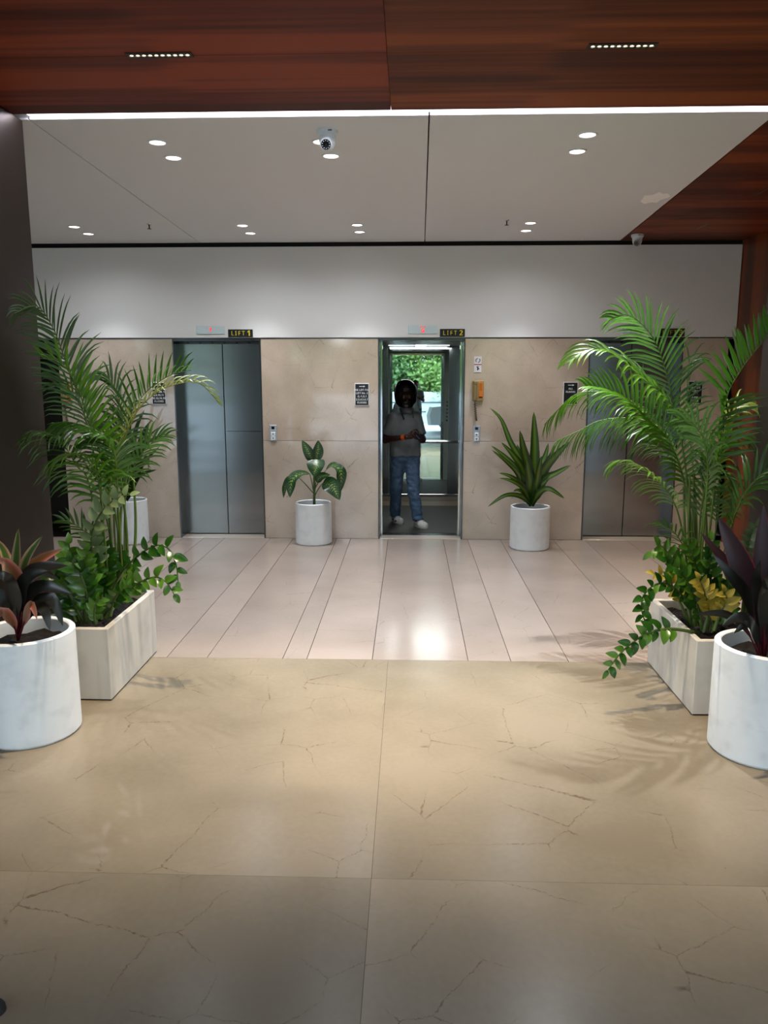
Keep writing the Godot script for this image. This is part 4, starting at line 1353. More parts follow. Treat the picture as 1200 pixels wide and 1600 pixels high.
func build_plants() -> void:
	var pl := thing("areca_palm", "feathery areca palm with one tall grey-green frond rising beside the dark column on the left", "palm", Vector3(-1.76, 0.34, 3.72))
	frond(pl, [V(-1.707,0.447,3.720),V(-1.754,0.934,3.750),V(-1.811,1.452,3.800),V(-1.880,1.823,3.880),V(-1.900,1.971,3.950),V(-1.927,2.065,4.050),V(-1.972,2.014,4.200)], 0.48, 34, 0.265, 0.1, 0.55, 1.25, 2, 0.0158)
	frond(pl, [V(-1.669,0.453,3.740),V(-1.691,0.977,3.780),V(-1.722,1.353,3.900),V(-1.772,1.667,4.000),V(-1.831,1.779,4.050),V(-1.898,1.797,4.120)], 0.45, 20, 0.25, 0.8, 0.2, -0.9, 1, 0.0201)
	frond(pl, [V(-1.700,0.458,3.800),V(-1.679,1.098,3.850),V(-1.513,1.472,3.900),V(-1.389,1.608,3.900),V(-1.260,1.666,3.900),V(-1.140,1.669,3.880),V(-1.036,1.548,3.850)], 0.42, 23, 0.15, 0.4, 0.8, 0.3, 3, 0.0129)
	frond(pl, [V(-1.742,0.427,3.650),V(-1.761,0.947,3.600),V(-1.690,1.366,3.600),V(-1.557,1.590,3.600),V(-1.400,1.707,3.600),V(-1.257,1.744,3.600)], 0.58, 17, 0.22, 0.8, 0.35, 0.6, 0, 0.0173)
	frond(pl, [V(-1.763,0.469,3.800),V(-1.772,1.090,3.900),V(-1.795,1.230,4.000),V(-1.815,1.352,4.100),V(-1.855,1.418,4.180),V(-1.911,1.437,4.260)], 0.5, 18, 0.27, -0.3, 1.2, 0.2, 0, 0.0173)
	frond(pl, [V(-1.641,0.504,3.850),V(-1.601,1.041,3.950),V(-1.587,1.310,4.000),V(-1.653,1.411,4.020),V(-1.758,1.460,4.050),V(-1.865,1.466,4.100)], 0.55, 23, 0.28, -0.4, 1.3, 0.3, 0, 0.0173)
	frond(pl, [V(-1.754,0.441,3.700),V(-1.772,1.073,3.680),V(-1.804,1.337,3.700),V(-1.853,1.522,3.750),V(-1.903,1.644,3.800),V(-1.942,1.673,3.900)], 0.5, 22, 0.28, 0.1, 0.7, 1.1, 2, 0.0129)
	frond(pl, [V(-1.754,0.419,3.620),V(-1.736,0.985,3.600),V(-1.710,1.289,3.580),V(-1.691,1.478,3.580),V(-1.712,1.638,3.600),V(-1.756,1.718,3.620)], 0.6, 20, 0.27, 0.1, 0.9, 1.2, 2, 0.0144)
	frond(pl, [V(-1.715,0.419,3.620),V(-1.697,0.982,3.580),V(-1.625,1.210,3.550),V(-1.529,1.323,3.520),V(-1.448,1.360,3.500)], 0.58, 15, 0.22, 0.2, 0.8, -1.0, 0, 0.0158)
	frond(pl, [V(-1.704,0.498,3.900),V(-1.691,0.969,3.950),V(-1.693,1.188,4.000),V(-1.742,1.280,4.050),V(-1.816,1.295,4.100),V(-1.865,1.240,4.150)], 0.52, 17, 0.24, -0.2, 1.0, 0.4, 1, 0.0158)
	frond(pl, [V(-1.685,0.498,3.900),V(-1.739,0.788,3.950),V(-1.784,0.877,4.000),V(-1.836,0.933,4.050),V(-1.878,0.942,4.080)], 0.5, 10, 0.13, 0.3, 0.3, 1.0, 0, 0.0144)
	cane(pl, [V(-1.758,0.436,3.750),V(-1.780,0.820,3.750),V(-1.766,1.157,3.750)])
	cane(pl, [V(-1.640,0.446,3.780),V(-1.627,0.865,3.780),V(-1.648,1.198,3.780)])
	cane(pl, [V(-1.601,0.474,3.810),V(-1.560,0.871,3.810),V(-1.559,1.147,3.810)])
	cane(pl, [V(-1.684,0.462,3.840),V(-1.696,0.876,3.840),V(-1.685,1.187,3.840)])
	cane(pl, [V(-1.643,0.471,3.870),V(-1.625,0.900,3.870),V(-1.562,1.227,3.870)])
	var pr := thing("areca_palm", "bushy areca palm with long fronds arching across the steel doors of the third lift", "palm", Vector3(1.62, 0.34, 3.8))
	frond(pr, [V(1.625,0.467,3.750),V(1.576,1.094,3.720),V(1.448,1.637,3.700),V(1.354,1.876,3.720),V(1.258,1.988,3.740),V(1.168,2.034,3.760),V(1.067,2.001,3.800)], 0.5, 30, 0.265, 0.15, 0.65, 1.15, 4, 0.0158)
	frond(pr, [V(1.614,0.482,3.800),V(1.514,1.183,3.850),V(1.400,1.532,3.900),V(1.217,1.700,3.950),V(1.055,1.814,4.000),V(0.934,1.846,4.020),V(0.817,1.777,4.050)], 0.5, 23, 0.24, 0.1, 0.9, -0.5, 1, 0.0201)
	frond(pr, [V(1.606,0.496,3.850),V(1.560,0.965,3.820),V(1.462,1.321,3.750),V(1.364,1.445,3.700),V(1.244,1.561,3.650),V(1.136,1.617,3.600),V(1.013,1.642,3.560)], 0.44, 30, 0.27, 0.7, 0.6, -0.8, 1, 0.0173)
	frond(pr, [V(1.618,0.469,3.820),V(1.544,1.100,3.760),V(1.412,1.450,3.660),V(1.246,1.578,3.600),V(1.105,1.620,3.560),V(0.966,1.605,3.530),V(0.868,1.516,3.520),V(0.793,1.425,3.500)], 0.5, 32, 0.27, -0.35, 1.25, 0.1, 1, 0.0158)
	frond(pr, [V(1.652,0.434,3.700),V(1.613,1.002,3.600),V(1.551,1.328,3.480),V(1.438,1.436,3.400),V(1.301,1.459,3.340),V(1.155,1.438,3.310),V(1.036,1.374,3.300),V(0.901,1.311,3.300)], 0.52, 30, 0.31, -0.45, 1.3, 0.0, 0, 0.0158)
	frond(pr, [V(1.544,0.524,3.950),V(1.461,0.891,4.000),V(1.389,1.070,4.020),V(1.293,1.176,4.050),V(1.190,1.250,4.050),V(1.102,1.276,4.050),V(1.045,1.222,4.050)], 0.5, 20, 0.18, -0.1, 1.0, 0.2, 1, 0.0129)
	frond(pr, [V(1.632,0.510,3.900),V(1.617,0.993,3.980),V(1.613,1.538,4.050),V(1.664,1.738,4.100),V(1.756,1.904,4.160),V(1.798,1.990,4.200)], 0.5, 22, 0.24, 0.9, 0.2, 0.2, 0, 0.0215)
	frond(pr, [V(1.635,0.539,4.000),V(1.678,0.834,4.050),V(1.694,1.014,4.100),V(1.736,1.146,4.130),V(1.821,1.262,4.170),V(1.895,1.339,4.200)], 0.38, 18, 0.22, 0.2, 0.7, 0.9, 0, 0.0173)
	frond(pr, [V(1.703,0.431,3.620),V(1.677,0.927,3.600),V(1.617,1.373,3.580),V(1.587,1.664,3.560),V(1.607,1.797,3.550),V(1.678,1.808,3.550)], 0.52, 22, 0.22, 0.1, 0.9, 1.3, 2, 0.0086)
	frond(pr, [V(1.630,0.496,3.850),V(1.596,0.940,3.880),V(1.620,1.172,3.900),V(1.669,1.330,3.920),V(1.731,1.389,3.940),V(1.784,1.367,3.960)], 0.46, 20, 0.24, 0.0, 1.0, -0.9, 0, 0.0158)
	frond(pr, [V(1.687,0.459,3.720),V(1.675,0.948,3.720),V(1.725,1.242,3.740),V(1.756,1.474,3.760),V(1.817,1.562,3.780),V(1.878,1.556,3.800)], 0.54, 18, 0.22, 0.0, 1.1, 1.0, 3, 0.0129)
	frond(pr, [V(1.677,0.439,3.650),V(1.647,0.930,3.620),V(1.564,1.189,3.600),V(1.455,1.293,3.600),V(1.344,1.322,3.600),V(1.268,1.244,3.600)], 0.54, 18, 0.2, -0.2, 1.1, 0.2, 2, 0.0129)
	frond(pr, [V(1.573,0.538,4.000),V(1.554,0.936,4.050),V(1.543,1.211,4.080),V(1.505,1.378,4.100),V(1.433,1.470,4.120),V(1.361,1.492,4.120)], 0.52, 20, 0.24, 0.2, 0.9, 1.1, 4, 0.0158)
	frond(pr, [V(1.591,0.492,3.900),V(1.532,0.704,3.950),V(1.450,0.852,3.980),V(1.371,0.918,4.000),V(1.303,0.932,4.000)], 0.45, 11, 0.14, 0.1, 0.8, 0.5, 0, 0.0115)
	frond(pr, [V(1.698,0.468,3.750),V(1.736,0.843,3.750),V(1.740,1.028,3.760),V(1.707,1.175,3.780),V(1.643,1.230,3.800)], 0.54, 17, 0.22, 0.0, 1.1, -1.0, 0, 0.0144)
	cane(pr, [V(1.593,0.457,3.780),V(1.556,0.811,3.780),V(1.530,1.102,3.780)])
	cane(pr, [V(1.636,0.469,3.820),V(1.598,0.820,3.820),V(1.567,1.179,3.820)])
	cane(pr, [V(1.649,0.481,3.860),V(1.646,0.828,3.860),V(1.603,1.149,3.860)])
	cane(pr, [V(1.572,0.473,3.900),V(1.536,0.800,3.900),V(1.518,1.171,3.900)])
	cane(pr, [V(1.578,0.485,3.940),V(1.585,0.880,3.940),V(1.604,1.194,3.940)])
	var zz: Node3D
	zz = thing("zz_plant", "glossy zz plant with two long stems arching over the left planter rim", "plant", V(-1.700,0.360,4.000))
	zz_stem(zz, [V(-1.707,0.404,4.000),V(-1.601,0.606,4.020),V(-1.498,0.722,4.050),V(-1.364,0.812,4.100),V(-1.282,0.807,4.120),V(-1.239,0.719,4.130),V(-1.229,0.630,4.140)], 17, 0.081, 0, 0.35)
	zz_stem(zz, [V(-1.654,0.401,4.080),V(-1.554,0.531,4.100),V(-1.462,0.605,4.120),V(-1.356,0.653,4.150),V(-1.292,0.635,4.160),V(-1.247,0.565,4.160)], 16, 0.076, 1, 0.25)
	zz_stem(zz, [V(-1.737,0.351,3.950),V(-1.731,0.522,3.920),V(-1.700,0.685,3.900),V(-1.715,0.796,3.900)], 20, 0.078, 0, 0.25)
	zz_stem(zz, [V(-1.755,0.350,3.850),V(-1.710,0.533,3.820),V(-1.674,0.642,3.800),V(-1.662,0.711,3.800)], 17, 0.078, 0, 0.3)
	zz_stem(zz, [V(-1.624,0.422,4.100),V(-1.582,0.526,4.120),V(-1.526,0.581,4.150),V(-1.468,0.612,4.170)], 12, 0.062, 0, 0.2)
	zz_stem(zz, [V(-1.787,0.346,3.900),V(-1.791,0.516,3.900),V(-1.758,0.671,3.920),V(-1.785,0.754,3.930)], 18, 0.078, 0, 0.25)
	zz = thing("zz_plant", "leafy zz plant at the front corner of the left planter with pale new shoots", "plant", V(-1.780,0.360,4.120))
	zz_stem(zz, [V(-1.761,0.384,4.100),V(-1.760,0.577,4.120),V(-1.797,0.724,4.140),V(-1.799,0.831,4.150)], 18, 0.084, 1, 0.25)
	zz_stem(zz, [V(-1.714,0.397,4.160),V(-1.709,0.559,4.180),V(-1.733,0.687,4.200),V(-1.809,0.766,4.200)], 18, 0.084, 0, 0.25)
	zz_stem(zz, [V(-1.811,0.367,4.050),V(-1.858,0.521,4.050),V(-1.923,0.611,4.050),V(-1.979,0.660,4.060)], 17, 0.078, 0, 0.25)
	zz_stem(zz, [V(-1.703,0.384,4.120),V(-1.701,0.551,4.150),V(-1.706,0.699,4.180),V(-1.684,0.801,4.200)], 18, 0.078, 1, 0.25)
	zz_stem(zz, [V(-1.662,0.407,4.200),V(-1.660,0.481,4.210),V(-1.639,0.537,4.220),V(-1.618,0.544,4.220)], 10, 0.056, 1, 0.15)
	zz_stem(zz, [V(-1.768,0.373,4.100),V(-1.809,0.488,4.120),V(-1.868,0.541,4.120),V(-1.935,0.516,4.100)], 14, 0.078, 0, 0.25)
	zz_stem(zz, [V(-1.863,0.351,4.000),V(-1.893,0.440,4.000),V(-1.927,0.469,4.000),V(-1.959,0.432,4.000)], 12, 0.078, 1, 0.2)
	zz_stem(zz, [V(-1.790,0.351,4.000),V(-1.773,0.507,4.000),V(-1.729,0.618,4.000),V(-1.718,0.690,4.000)], 17, 0.078, 0, 0.25)
	zz = thing("zz_plant", "pale grey-green stem of broad leaves leaning up towards the back round pot on the left", "plant", V(-1.760,0.360,3.920))
	zz_stem(zz, [V(-1.764,0.400,3.950),V(-1.754,0.646,3.970),V(-1.736,0.853,4.000),V(-1.659,0.992,4.020),V(-1.570,1.060,4.030),V(-1.503,1.078,4.030)], 22, 0.084, 2, 0.25)
	zz = thing("zz_plant", "zz plant sending two bare curved stems over the left side of the right planter", "plant", V(1.550,0.360,4.100))
	zz_stem(zz, [V(1.511,0.389,4.200),V(1.412,0.422,4.250),V(1.311,0.437,4.280),V(1.209,0.419,4.300),V(1.126,0.371,4.320),V(1.059,0.310,4.340),V(1.012,0.241,4.350)], 20, 0.069, 0, 0.3)
	zz_stem(zz, [V(1.532,0.381,4.050),V(1.489,0.505,4.070),V(1.427,0.583,4.100),V(1.350,0.633,4.120),V(1.278,0.628,4.140),V(1.225,0.574,4.160),V(1.217,0.500,4.180),V(1.246,0.414,4.200)], 21, 0.065, 0, 0.3)
	zz_stem(zz, [V(1.562,0.360,3.950),V(1.515,0.529,3.970),V(1.436,0.698,4.000),V(1.351,0.814,4.020),V(1.299,0.782,4.020)], 20, 0.078, 1, 0.25)
	zz_stem(zz, [V(1.578,0.365,4.000),V(1.587,0.539,4.000),V(1.533,0.721,4.020),V(1.475,0.828,4.030)], 20, 0.078, 1, 0.25)
	zz_stem(zz, [V(1.526,0.398,4.100),V(1.478,0.607,4.120),V(1.412,0.708,4.140),V(1.333,0.758,4.150)], 17, 0.076, 0, 0.25)
	zz = thing("zz_plant", "dense zz plant with a few yellow leaves in the right planter", "plant", V(1.620,0.360,4.150))
	zz_stem(zz, [V(1.588,0.373,4.100),V(1.601,0.567,4.100),V(1.576,0.741,4.100),V(1.574,0.861,4.100)], 20, 0.078, 0, 0.25)
	zz_stem(zz, [V(1.609,0.374,4.100),V(1.656,0.550,4.100),V(1.687,0.673,4.100),V(1.704,0.774,4.120)], 18, 0.078, 1, 0.25)
	zz_stem(zz, [V(1.576,0.396,4.200),V(1.626,0.511,4.200),V(1.659,0.597,4.200),V(1.699,0.643,4.220)], 16, 0.074, 0, 0.2)
	zz_stem(zz, [V(1.529,0.403,4.220),V(1.540,0.516,4.220),V(1.506,0.623,4.240),V(1.472,0.693,4.250)], 16, 0.074, 3, 0.3)
	zz_stem(zz, [V(1.568,0.423,4.250),V(1.583,0.512,4.260),V(1.606,0.583,4.270),V(1.592,0.635,4.280)], 12, 0.067, 3, 0.3)
	zz_stem(zz, [V(1.537,0.400,4.180),V(1.495,0.527,4.200),V(1.434,0.651,4.220),V(1.388,0.704,4.230)], 17, 0.074, 0, 0.25)
	zz_stem(zz, [V(1.537,0.365,4.000),V(1.465,0.507,4.020),V(1.389,0.637,4.040),V(1.310,0.670,4.050)], 12, 0.062, 3, 0.45)
	zz = thing("zz_plant", "pale leafy stems standing behind the purple cordyline at the right edge", "plant", V(1.780,0.360,3.950))
	zz_stem(zz, [V(1.836,0.417,3.950),V(1.835,0.637,3.960),V(1.819,0.819,3.980),V(1.843,0.921,4.000)], 20, 0.084, 2, 0.3)
	zz_stem(zz, [V(1.850,0.418,3.950),V(1.863,0.607,3.980),V(1.889,0.772,4.000),V(1.924,0.846,4.020)], 18, 0.084, 2, 0.3)
	var c := potted("potted_cordyline", "round white pot of cordyline with pink, cream and dark green leaves at the left edge", Vector3(-1.835, 0, 4.61), .225, .51, .03)
	leaf(c, [V(-1.873,0.458,4.610),V(-1.870,0.710,4.600),V(-1.848,0.866,4.600),V(-1.820,1.006,4.620)], 0.062, Vector3(0,.5,1), "cordyline_cream", 1)
	leaf(c, [V(-1.873,0.458,4.610),V(-1.820,0.747,4.620),V(-1.770,0.872,4.650),V(-1.681,0.982,4.680)], 0.058, Vector3(0,.5,1), "cordyline_cream", 1)
	leaf(c, [V(-1.873,0.458,4.610),V(-1.816,0.757,4.600),V(-1.742,0.848,4.600),V(-1.621,0.909,4.620)], 0.06, Vector3(0,.5,1), "cordyline_pink", 1)
	leaf(c, [V(-1.873,0.458,4.610),V(-1.818,0.742,4.660),V(-1.832,0.864,4.720),V(-1.885,0.889,4.750)], 0.075, Vector3(0,.5,1), "cordyline_pink", 1)
	leaf(c, [V(-1.873,0.458,4.610),V(-1.787,0.758,4.660),V(-1.683,0.836,4.700),V(-1.553,0.854,4.720)], 0.075, Vector3(0,.5,1), "cordyline_dark", 1)
	leaf(c, [V(-1.873,0.458,4.610),V(-1.789,0.707,4.700),V(-1.699,0.821,4.780),V(-1.596,0.855,4.820)], 0.075, Vector3(0,.5,1), "cordyline_dark", 1)
	leaf(c, [V(-1.873,0.458,4.610),V(-1.770,0.686,4.680),V(-1.668,0.757,4.720),V(-1.531,0.730,4.750)], 0.066, Vector3(0,.5,1), "cordyline_dark", 1)
	leaf(c, [V(-1.873,0.458,4.610),V(-1.765,0.650,4.660),V(-1.646,0.690,4.700),V(-1.598,0.568,4.720)], 0.06, Vector3(0,.5,1), "cordyline_dark", 1)
	leaf(c, [V(-1.873,0.458,4.610),V(-1.760,0.622,4.700),V(-1.667,0.662,4.750),V(-1.630,0.566,4.780)], 0.06, Vector3(0,.5,1), "cordyline_dark", 1)
	leaf(c, [V(-1.873,0.458,4.610),V(-1.813,0.728,4.720),V(-1.805,0.825,4.800),V(-1.864,0.824,4.820)], 0.075, Vector3(0,.5,1), "cordyline_dark", 1)
	leaf(c, [V(-1.873,0.458,4.610),V(-1.859,0.639,4.680),V(-1.908,0.722,4.700),V(-1.972,0.696,4.720)], 0.06, Vector3(0,.5,1), "cordyline_dark", 1)
	leaf(c, [V(-1.873,0.458,4.610),V(-1.842,0.577,4.700),V(-1.858,0.645,4.750),V(-1.900,0.594,4.780)], 0.05, Vector3(0,.5,1), "cordyline_pink", 1)
	leaf(c, [V(-1.873,0.458,4.610),V(-1.762,0.615,4.720),V(-1.693,0.692,4.800),V(-1.655,0.637,4.840)], 0.05, Vector3(0,.5,1), "cordyline_pink", 1)
	leaf(c, [V(-1.873,0.458,4.610),V(-1.916,0.759,4.550),V(-1.964,0.874,4.500),V(-2.020,0.932,4.480)], 0.06, Vector3(0,.5,1), "cordyline_cream", 1)
	leaf(c, [V(-1.873,0.458,4.610),V(-1.861,0.744,4.550),V(-1.802,0.769,4.500),V(-1.713,0.726,4.480)], 0.06, Vector3(0,.5,1), "cordyline_dark", 1)
	c = potted("potted_cordyline", "round white pot of cordyline with long purple leaves at the right edge", Vector3(1.635, 0, 4.69), .225, .51, .03)
	leaf(c, [V(1.616,0.408,4.700),V(1.544,0.685,4.720),V(1.422,0.933,4.780),V(1.324,1.111,4.800)], 0.105, Vector3(0,.5,1), "cordyline_purple", 1)
	leaf(c, [V(1.616,0.408,4.700),V(1.576,0.715,4.720),V(1.540,0.927,4.750),V(1.530,1.156,4.760)], 0.095, Vector3(0,.5,1), "cordyline_purple", 1)
	leaf(c, [V(1.616,0.408,4.700),V(1.567,0.652,4.660),V(1.484,0.821,4.620),V(1.329,1.004,4.600)], 0.055, Vector3(0,.5,1), "cordyline_purple", 1)
	leaf(c, [V(1.616,0.408,4.700),V(1.517,0.706,4.740),V(1.401,0.843,4.820),V(1.290,0.962,4.860)], 0.06, Vector3(0,.5,1), "cordyline_dark", 1)
	leaf(c, [V(1.616,0.408,4.700),V(1.537,0.567,4.680),V(1.425,0.648,4.700),V(1.289,0.653,4.720)], 0.04, Vector3(0,.5,1), "cordyline_dark", 1)
	leaf(c, [V(1.616,0.408,4.700),V(1.520,0.600,4.780),V(1.422,0.684,4.860),V(1.335,0.659,4.900)], 0.06, Vector3(0,.5,1), "cordyline_dark", 1)
	leaf(c, [V(1.616,0.408,4.700),V(1.532,0.586,4.780),V(1.468,0.649,4.840),V(1.403,0.612,4.860)], 0.045, Vector3(0,.5,1), "cordyline_dark", 1)
	leaf(c, [V(1.616,0.408,4.700),V(1.539,0.703,4.780),V(1.476,0.854,4.860),V(1.463,0.952,4.920)], 0.07, Vector3(0,.5,1), "cordyline_dark", 1)
	leaf(c, [V(1.616,0.408,4.700),V(1.557,0.710,4.800),V(1.525,0.860,4.880),V(1.471,0.807,4.940)], 0.07, Vector3(0,.5,1), "cordyline_dark", 1)
	leaf(c, [V(1.616,0.408,4.700),V(1.637,0.704,4.680),V(1.669,0.936,4.660),V(1.696,1.111,4.660)], 0.09, Vector3(0,.5,1), "cordyline_purple", 1)
	leaf(c, [V(1.616,0.408,4.700),V(1.627,0.662,4.740),V(1.665,0.854,4.800),V(1.734,0.921,4.840)], 0.08, Vector3(0,.5,1), "cordyline_dark", 1)
	leaf(c, [V(1.616,0.408,4.700),V(1.627,0.603,4.740),V(1.666,0.696,4.800),V(1.723,0.666,4.840)], 0.07, Vector3(0,.5,1), "cordyline_purple", 1)
	leaf(c, [V(1.616,0.408,4.700),V(1.646,0.747,4.620),V(1.659,0.978,4.580),V(1.686,1.166,4.550)], 0.09, Vector3(0,.5,1), "cordyline_purple", 1)
	c = potted("potted_dieffenbachia", "white round pot with a small dieffenbachia of cream-veined leaves between lift one and lift two", Vector3(-0.99, 0, .215), .187, .43, .02)
	stalk(c, [V(-0.980,0.393,0.220),V(-0.977,0.594,0.220),V(-0.974,0.793,0.220),V(-0.973,0.892,0.220)], .014)
	petiole(c, [V(-0.973,0.846,0.220),V(-0.991,0.848,0.240)])
	leaf(c, [V(-0.991,0.848,0.240),V(-1.019,0.942,0.260),V(-1.092,1.070,0.240)], 0.105, Vector3(0,.5,1), "dieffenbachia", 2)
	petiole(c, [V(-0.973,0.846,0.220),V(-0.962,0.857,0.200)])
	leaf(c, [V(-0.962,0.857,0.200),V(-0.934,0.962,0.200),V(-0.933,1.067,0.200)], 0.12, Vector3(0,.5,1), "dieffenbachia", 2)
	petiole(c, [V(-0.974,0.806,0.220),V(-0.933,0.879,0.280)])
	leaf(c, [V(-0.933,0.879,0.280),V(-0.940,0.807,0.340),V(-0.965,0.718,0.360)], 0.19, Vector3(0,.5,1), "dieffenbachia", 2)
	petiole(c, [V(-0.985,0.541,0.220),V(-1.019,0.729,0.240)])
	leaf(c, [V(-1.019,0.729,0.240),V(-1.119,0.727,0.280),V(-1.193,0.660,0.320),V(-1.213,0.498,0.340)], 0.15, Vector3(0,1,.4), "dieffenbachia", 2)
	petiole(c, [V(-0.991,0.527,0.220),V(-1.176,0.705,0.160)])
	leaf(c, [V(-1.176,0.705,0.160),V(-1.244,0.665,0.160),V(-1.285,0.584,0.160),V(-1.308,0.463,0.160)], 0.09, Vector3(0,1,.4), "dieffenbachia", 2)
	petiole(c, [V(-0.964,0.581,0.220),V(-0.858,0.758,0.200)])
	leaf(c, [V(-0.858,0.758,0.200),V(-0.783,0.807,0.220),V(-0.703,0.744,0.240),V(-0.698,0.551,0.240)], 0.13, Vector3(0,1,.4), "dieffenbachia", 2)
	petiole(c, [V(-0.972,0.527,0.220),V(-0.952,0.646,0.260)])
	leaf(c, [V(-0.952,0.646,0.260),V(-0.896,0.702,0.280),V(-0.802,0.724,0.300)], 0.09, Vector3(0,.5,1), "dieffenbachia", 2)
	petiole(c, [V(-0.972,0.500,0.220),V(-0.886,0.633,0.260)])
	leaf(c, [V(-0.886,0.633,0.260),V(-0.788,0.609,0.320),V(-0.701,0.477,0.360)], 0.17, Vector3(0,.5,1), "dieffenbachia", 2)
	c = potted("potted_dracaena", "white round pot with a spiky yellow-striped dracaena between the wall phone and lift three", Vector3(1.222, 0, .38), .197, .43, .022)
	leaf(c, [V(1.230,0.431,0.380),V(1.133,0.842,0.300),V(1.015,1.065,0.270),V(0.921,1.288,0.250),V(0.804,1.402,0.240)], 0.078, Vector3(0,.5,1), "dracaena", 0)
	leaf(c, [V(1.230,0.431,0.380),V(1.248,0.753,0.360),V(1.247,1.071,0.340),V(1.232,1.369,0.330)], 0.124, Vector3(0,.5,1), "dracaena", 0)
	leaf(c, [V(1.230,0.431,0.380),V(1.180,0.792,0.420),V(1.120,1.016,0.440),V(1.082,1.193,0.450)], 0.124, Vector3(0,.5,1), "dracaena", 0)
	leaf(c, [V(1.230,0.431,0.380),V(1.132,0.776,0.450),V(1.020,0.946,0.500),V(0.896,1.079,0.520)], 0.104, Vector3(0,.5,1), "dracaena", 0)
	leaf(c, [V(1.230,0.431,0.380),V(1.089,0.770,0.400),V(0.958,0.917,0.400),V(0.809,1.037,0.400)], 0.078, Vector3(0,.5,1), "dracaena", 0)
	leaf(c, [V(1.230,0.431,0.380),V(1.094,0.733,0.460),V(0.959,0.883,0.500),V(0.804,1.004,0.520)], 0.065, Vector3(0,.5,1), "dracaena", 0)
	leaf(c, [V(1.230,0.431,0.380),V(1.323,0.776,0.440),V(1.431,0.947,0.500),V(1.554,1.089,0.540)], 0.117, Vector3(0,.5,1), "dracaena", 0)
	leaf(c, [V(1.230,0.431,0.380),V(1.324,0.688,0.450),V(1.438,0.771,0.500),V(1.576,0.858,0.540)], 0.098, Vector3(0,.5,1), "dracaena", 0)
	leaf(c, [V(1.230,0.431,0.380),V(1.304,0.781,0.320),V(1.370,0.925,0.280),V(1.401,1.052,0.260)], 0.091, Vector3(0,.5,1), "dracaena", 0)
	leaf(c, [V(1.230,0.431,0.380),V(1.340,0.774,0.260),V(1.436,0.917,0.200),V(1.481,1.027,0.180)], 0.078, Vector3(0,.5,1), "dracaena", 0)
	leaf(c, [V(1.230,0.431,0.380),V(1.119,0.640,0.480),V(0.995,0.743,0.540),V(0.874,0.782,0.560)], 0.072, Vector3(0,.5,1), "dracaena", 0)
	leaf(c, [V(1.230,0.431,0.380),V(1.130,0.611,0.500),V(1.004,0.704,0.580),V(0.876,0.737,0.600)], 0.065, Vector3(0,.5,1), "dracaena", 0)
	leaf(c, [V(1.230,0.431,0.380),V(1.113,0.540,0.500),V(0.948,0.561,0.560),V(0.773,0.449,0.580)], 0.055, Vector3(0,.5,1), "dracaena", 0)
	leaf(c, [V(1.230,0.431,0.380),V(1.285,0.577,0.480),V(1.374,0.624,0.540),V(1.523,0.533,0.560)], 0.072, Vector3(0,.5,1), "dracaena", 0)
	leaf(c, [V(1.230,0.431,0.380),V(1.194,0.672,0.480),V(1.165,0.804,0.520),V(1.141,0.931,0.530)], 0.104, Vector3(0,.5,1), "dracaena", 0)
	leaf(c, [V(1.230,0.431,0.380),V(1.257,0.672,0.480),V(1.270,0.823,0.520),V(1.289,0.950,0.530)], 0.098, Vector3(0,.5,1), "dracaena", 0)
	leaf(c, [V(1.230,0.431,0.380),V(1.182,0.775,0.280),V(1.119,0.920,0.240),V(1.093,1.035,0.220)], 0.117, Vector3(0,.5,1), "dracaena", 0)
	leaf(c, [V(1.230,0.431,0.380),V(1.218,0.778,0.300),V(1.179,0.937,0.270),V(1.152,1.032,0.260)], 0.104, Vector3(0,.5,1), "dracaena", 0)
	leaf(c, [V(1.230,0.431,0.380),V(1.126,0.571,0.450),V(1.067,0.604,0.500),V(1.027,0.594,0.520)], 0.065, Vector3(0,.5,1), "dracaena", 0)
	leaf(c, [V(1.230,0.431,0.380),V(1.278,0.603,0.440),V(1.346,0.690,0.470),V(1.404,0.756,0.480)], 0.078, Vector3(0,.5,1), "dracaena", 0)
	leaf(c, [V(1.230,0.431,0.380),V(1.261,0.743,0.280),V(1.299,0.903,0.250),V(1.310,0.999,0.240)], 0.091, Vector3(0,.5,1), "dracaena", 0)
	c = potted("potted_dracaena", "white round pot with a dark-leaved dracaena standing behind the left palm, beside lift one", Vector3(-2.895, 0, .25), .17, .455, .02)
	leaf(c, [V(-2.932,0.442,0.250),V(-2.761,0.834,0.350),V(-2.627,1.053,0.400),V(-2.421,1.151,0.420)], 0.072, Vector3(0,.5,1), "dracaena_dark", 0)
	leaf(c, [V(-2.932,0.442,0.250),V(-2.727,0.775,0.400),V(-2.601,0.913,0.480),V(-2.473,1.030,0.500)], 0.06, Vector3(0,.5,1), "dracaena_dark", 0)
	leaf(c, [V(-2.932,0.442,0.250),V(-2.772,0.663,0.400),V(-2.668,0.750,0.460),V(-2.523,0.791,0.480)], 0.072, Vector3(0,.5,1), "dracaena_dark", 0)
	leaf(c, [V(-2.932,0.442,0.250),V(-2.842,0.786,0.220),V(-2.751,1.115,0.200),V(-2.636,1.279,0.200)], 0.072, Vector3(0,.5,1), "dracaena_dark", 0)
	leaf(c, [V(-2.932,0.442,0.250),V(-2.850,0.859,0.280),V(-2.772,1.188,0.300),V(-2.676,1.381,0.300)], 0.084, Vector3(0,.5,1), "dracaena_dark", 0)
	leaf(c, [V(-2.932,0.442,0.250),V(-2.889,0.861,0.300),V(-2.837,1.189,0.320),V(-2.797,1.478,0.330)], 0.084, Vector3(0,.5,1), "dracaena_dark", 0)
	leaf(c, [V(-2.932,0.442,0.250),V(-2.916,0.861,0.300),V(-2.925,1.189,0.330),V(-2.932,1.446,0.340)], 0.084, Vector3(0,.5,1), "dracaena_dark", 0)
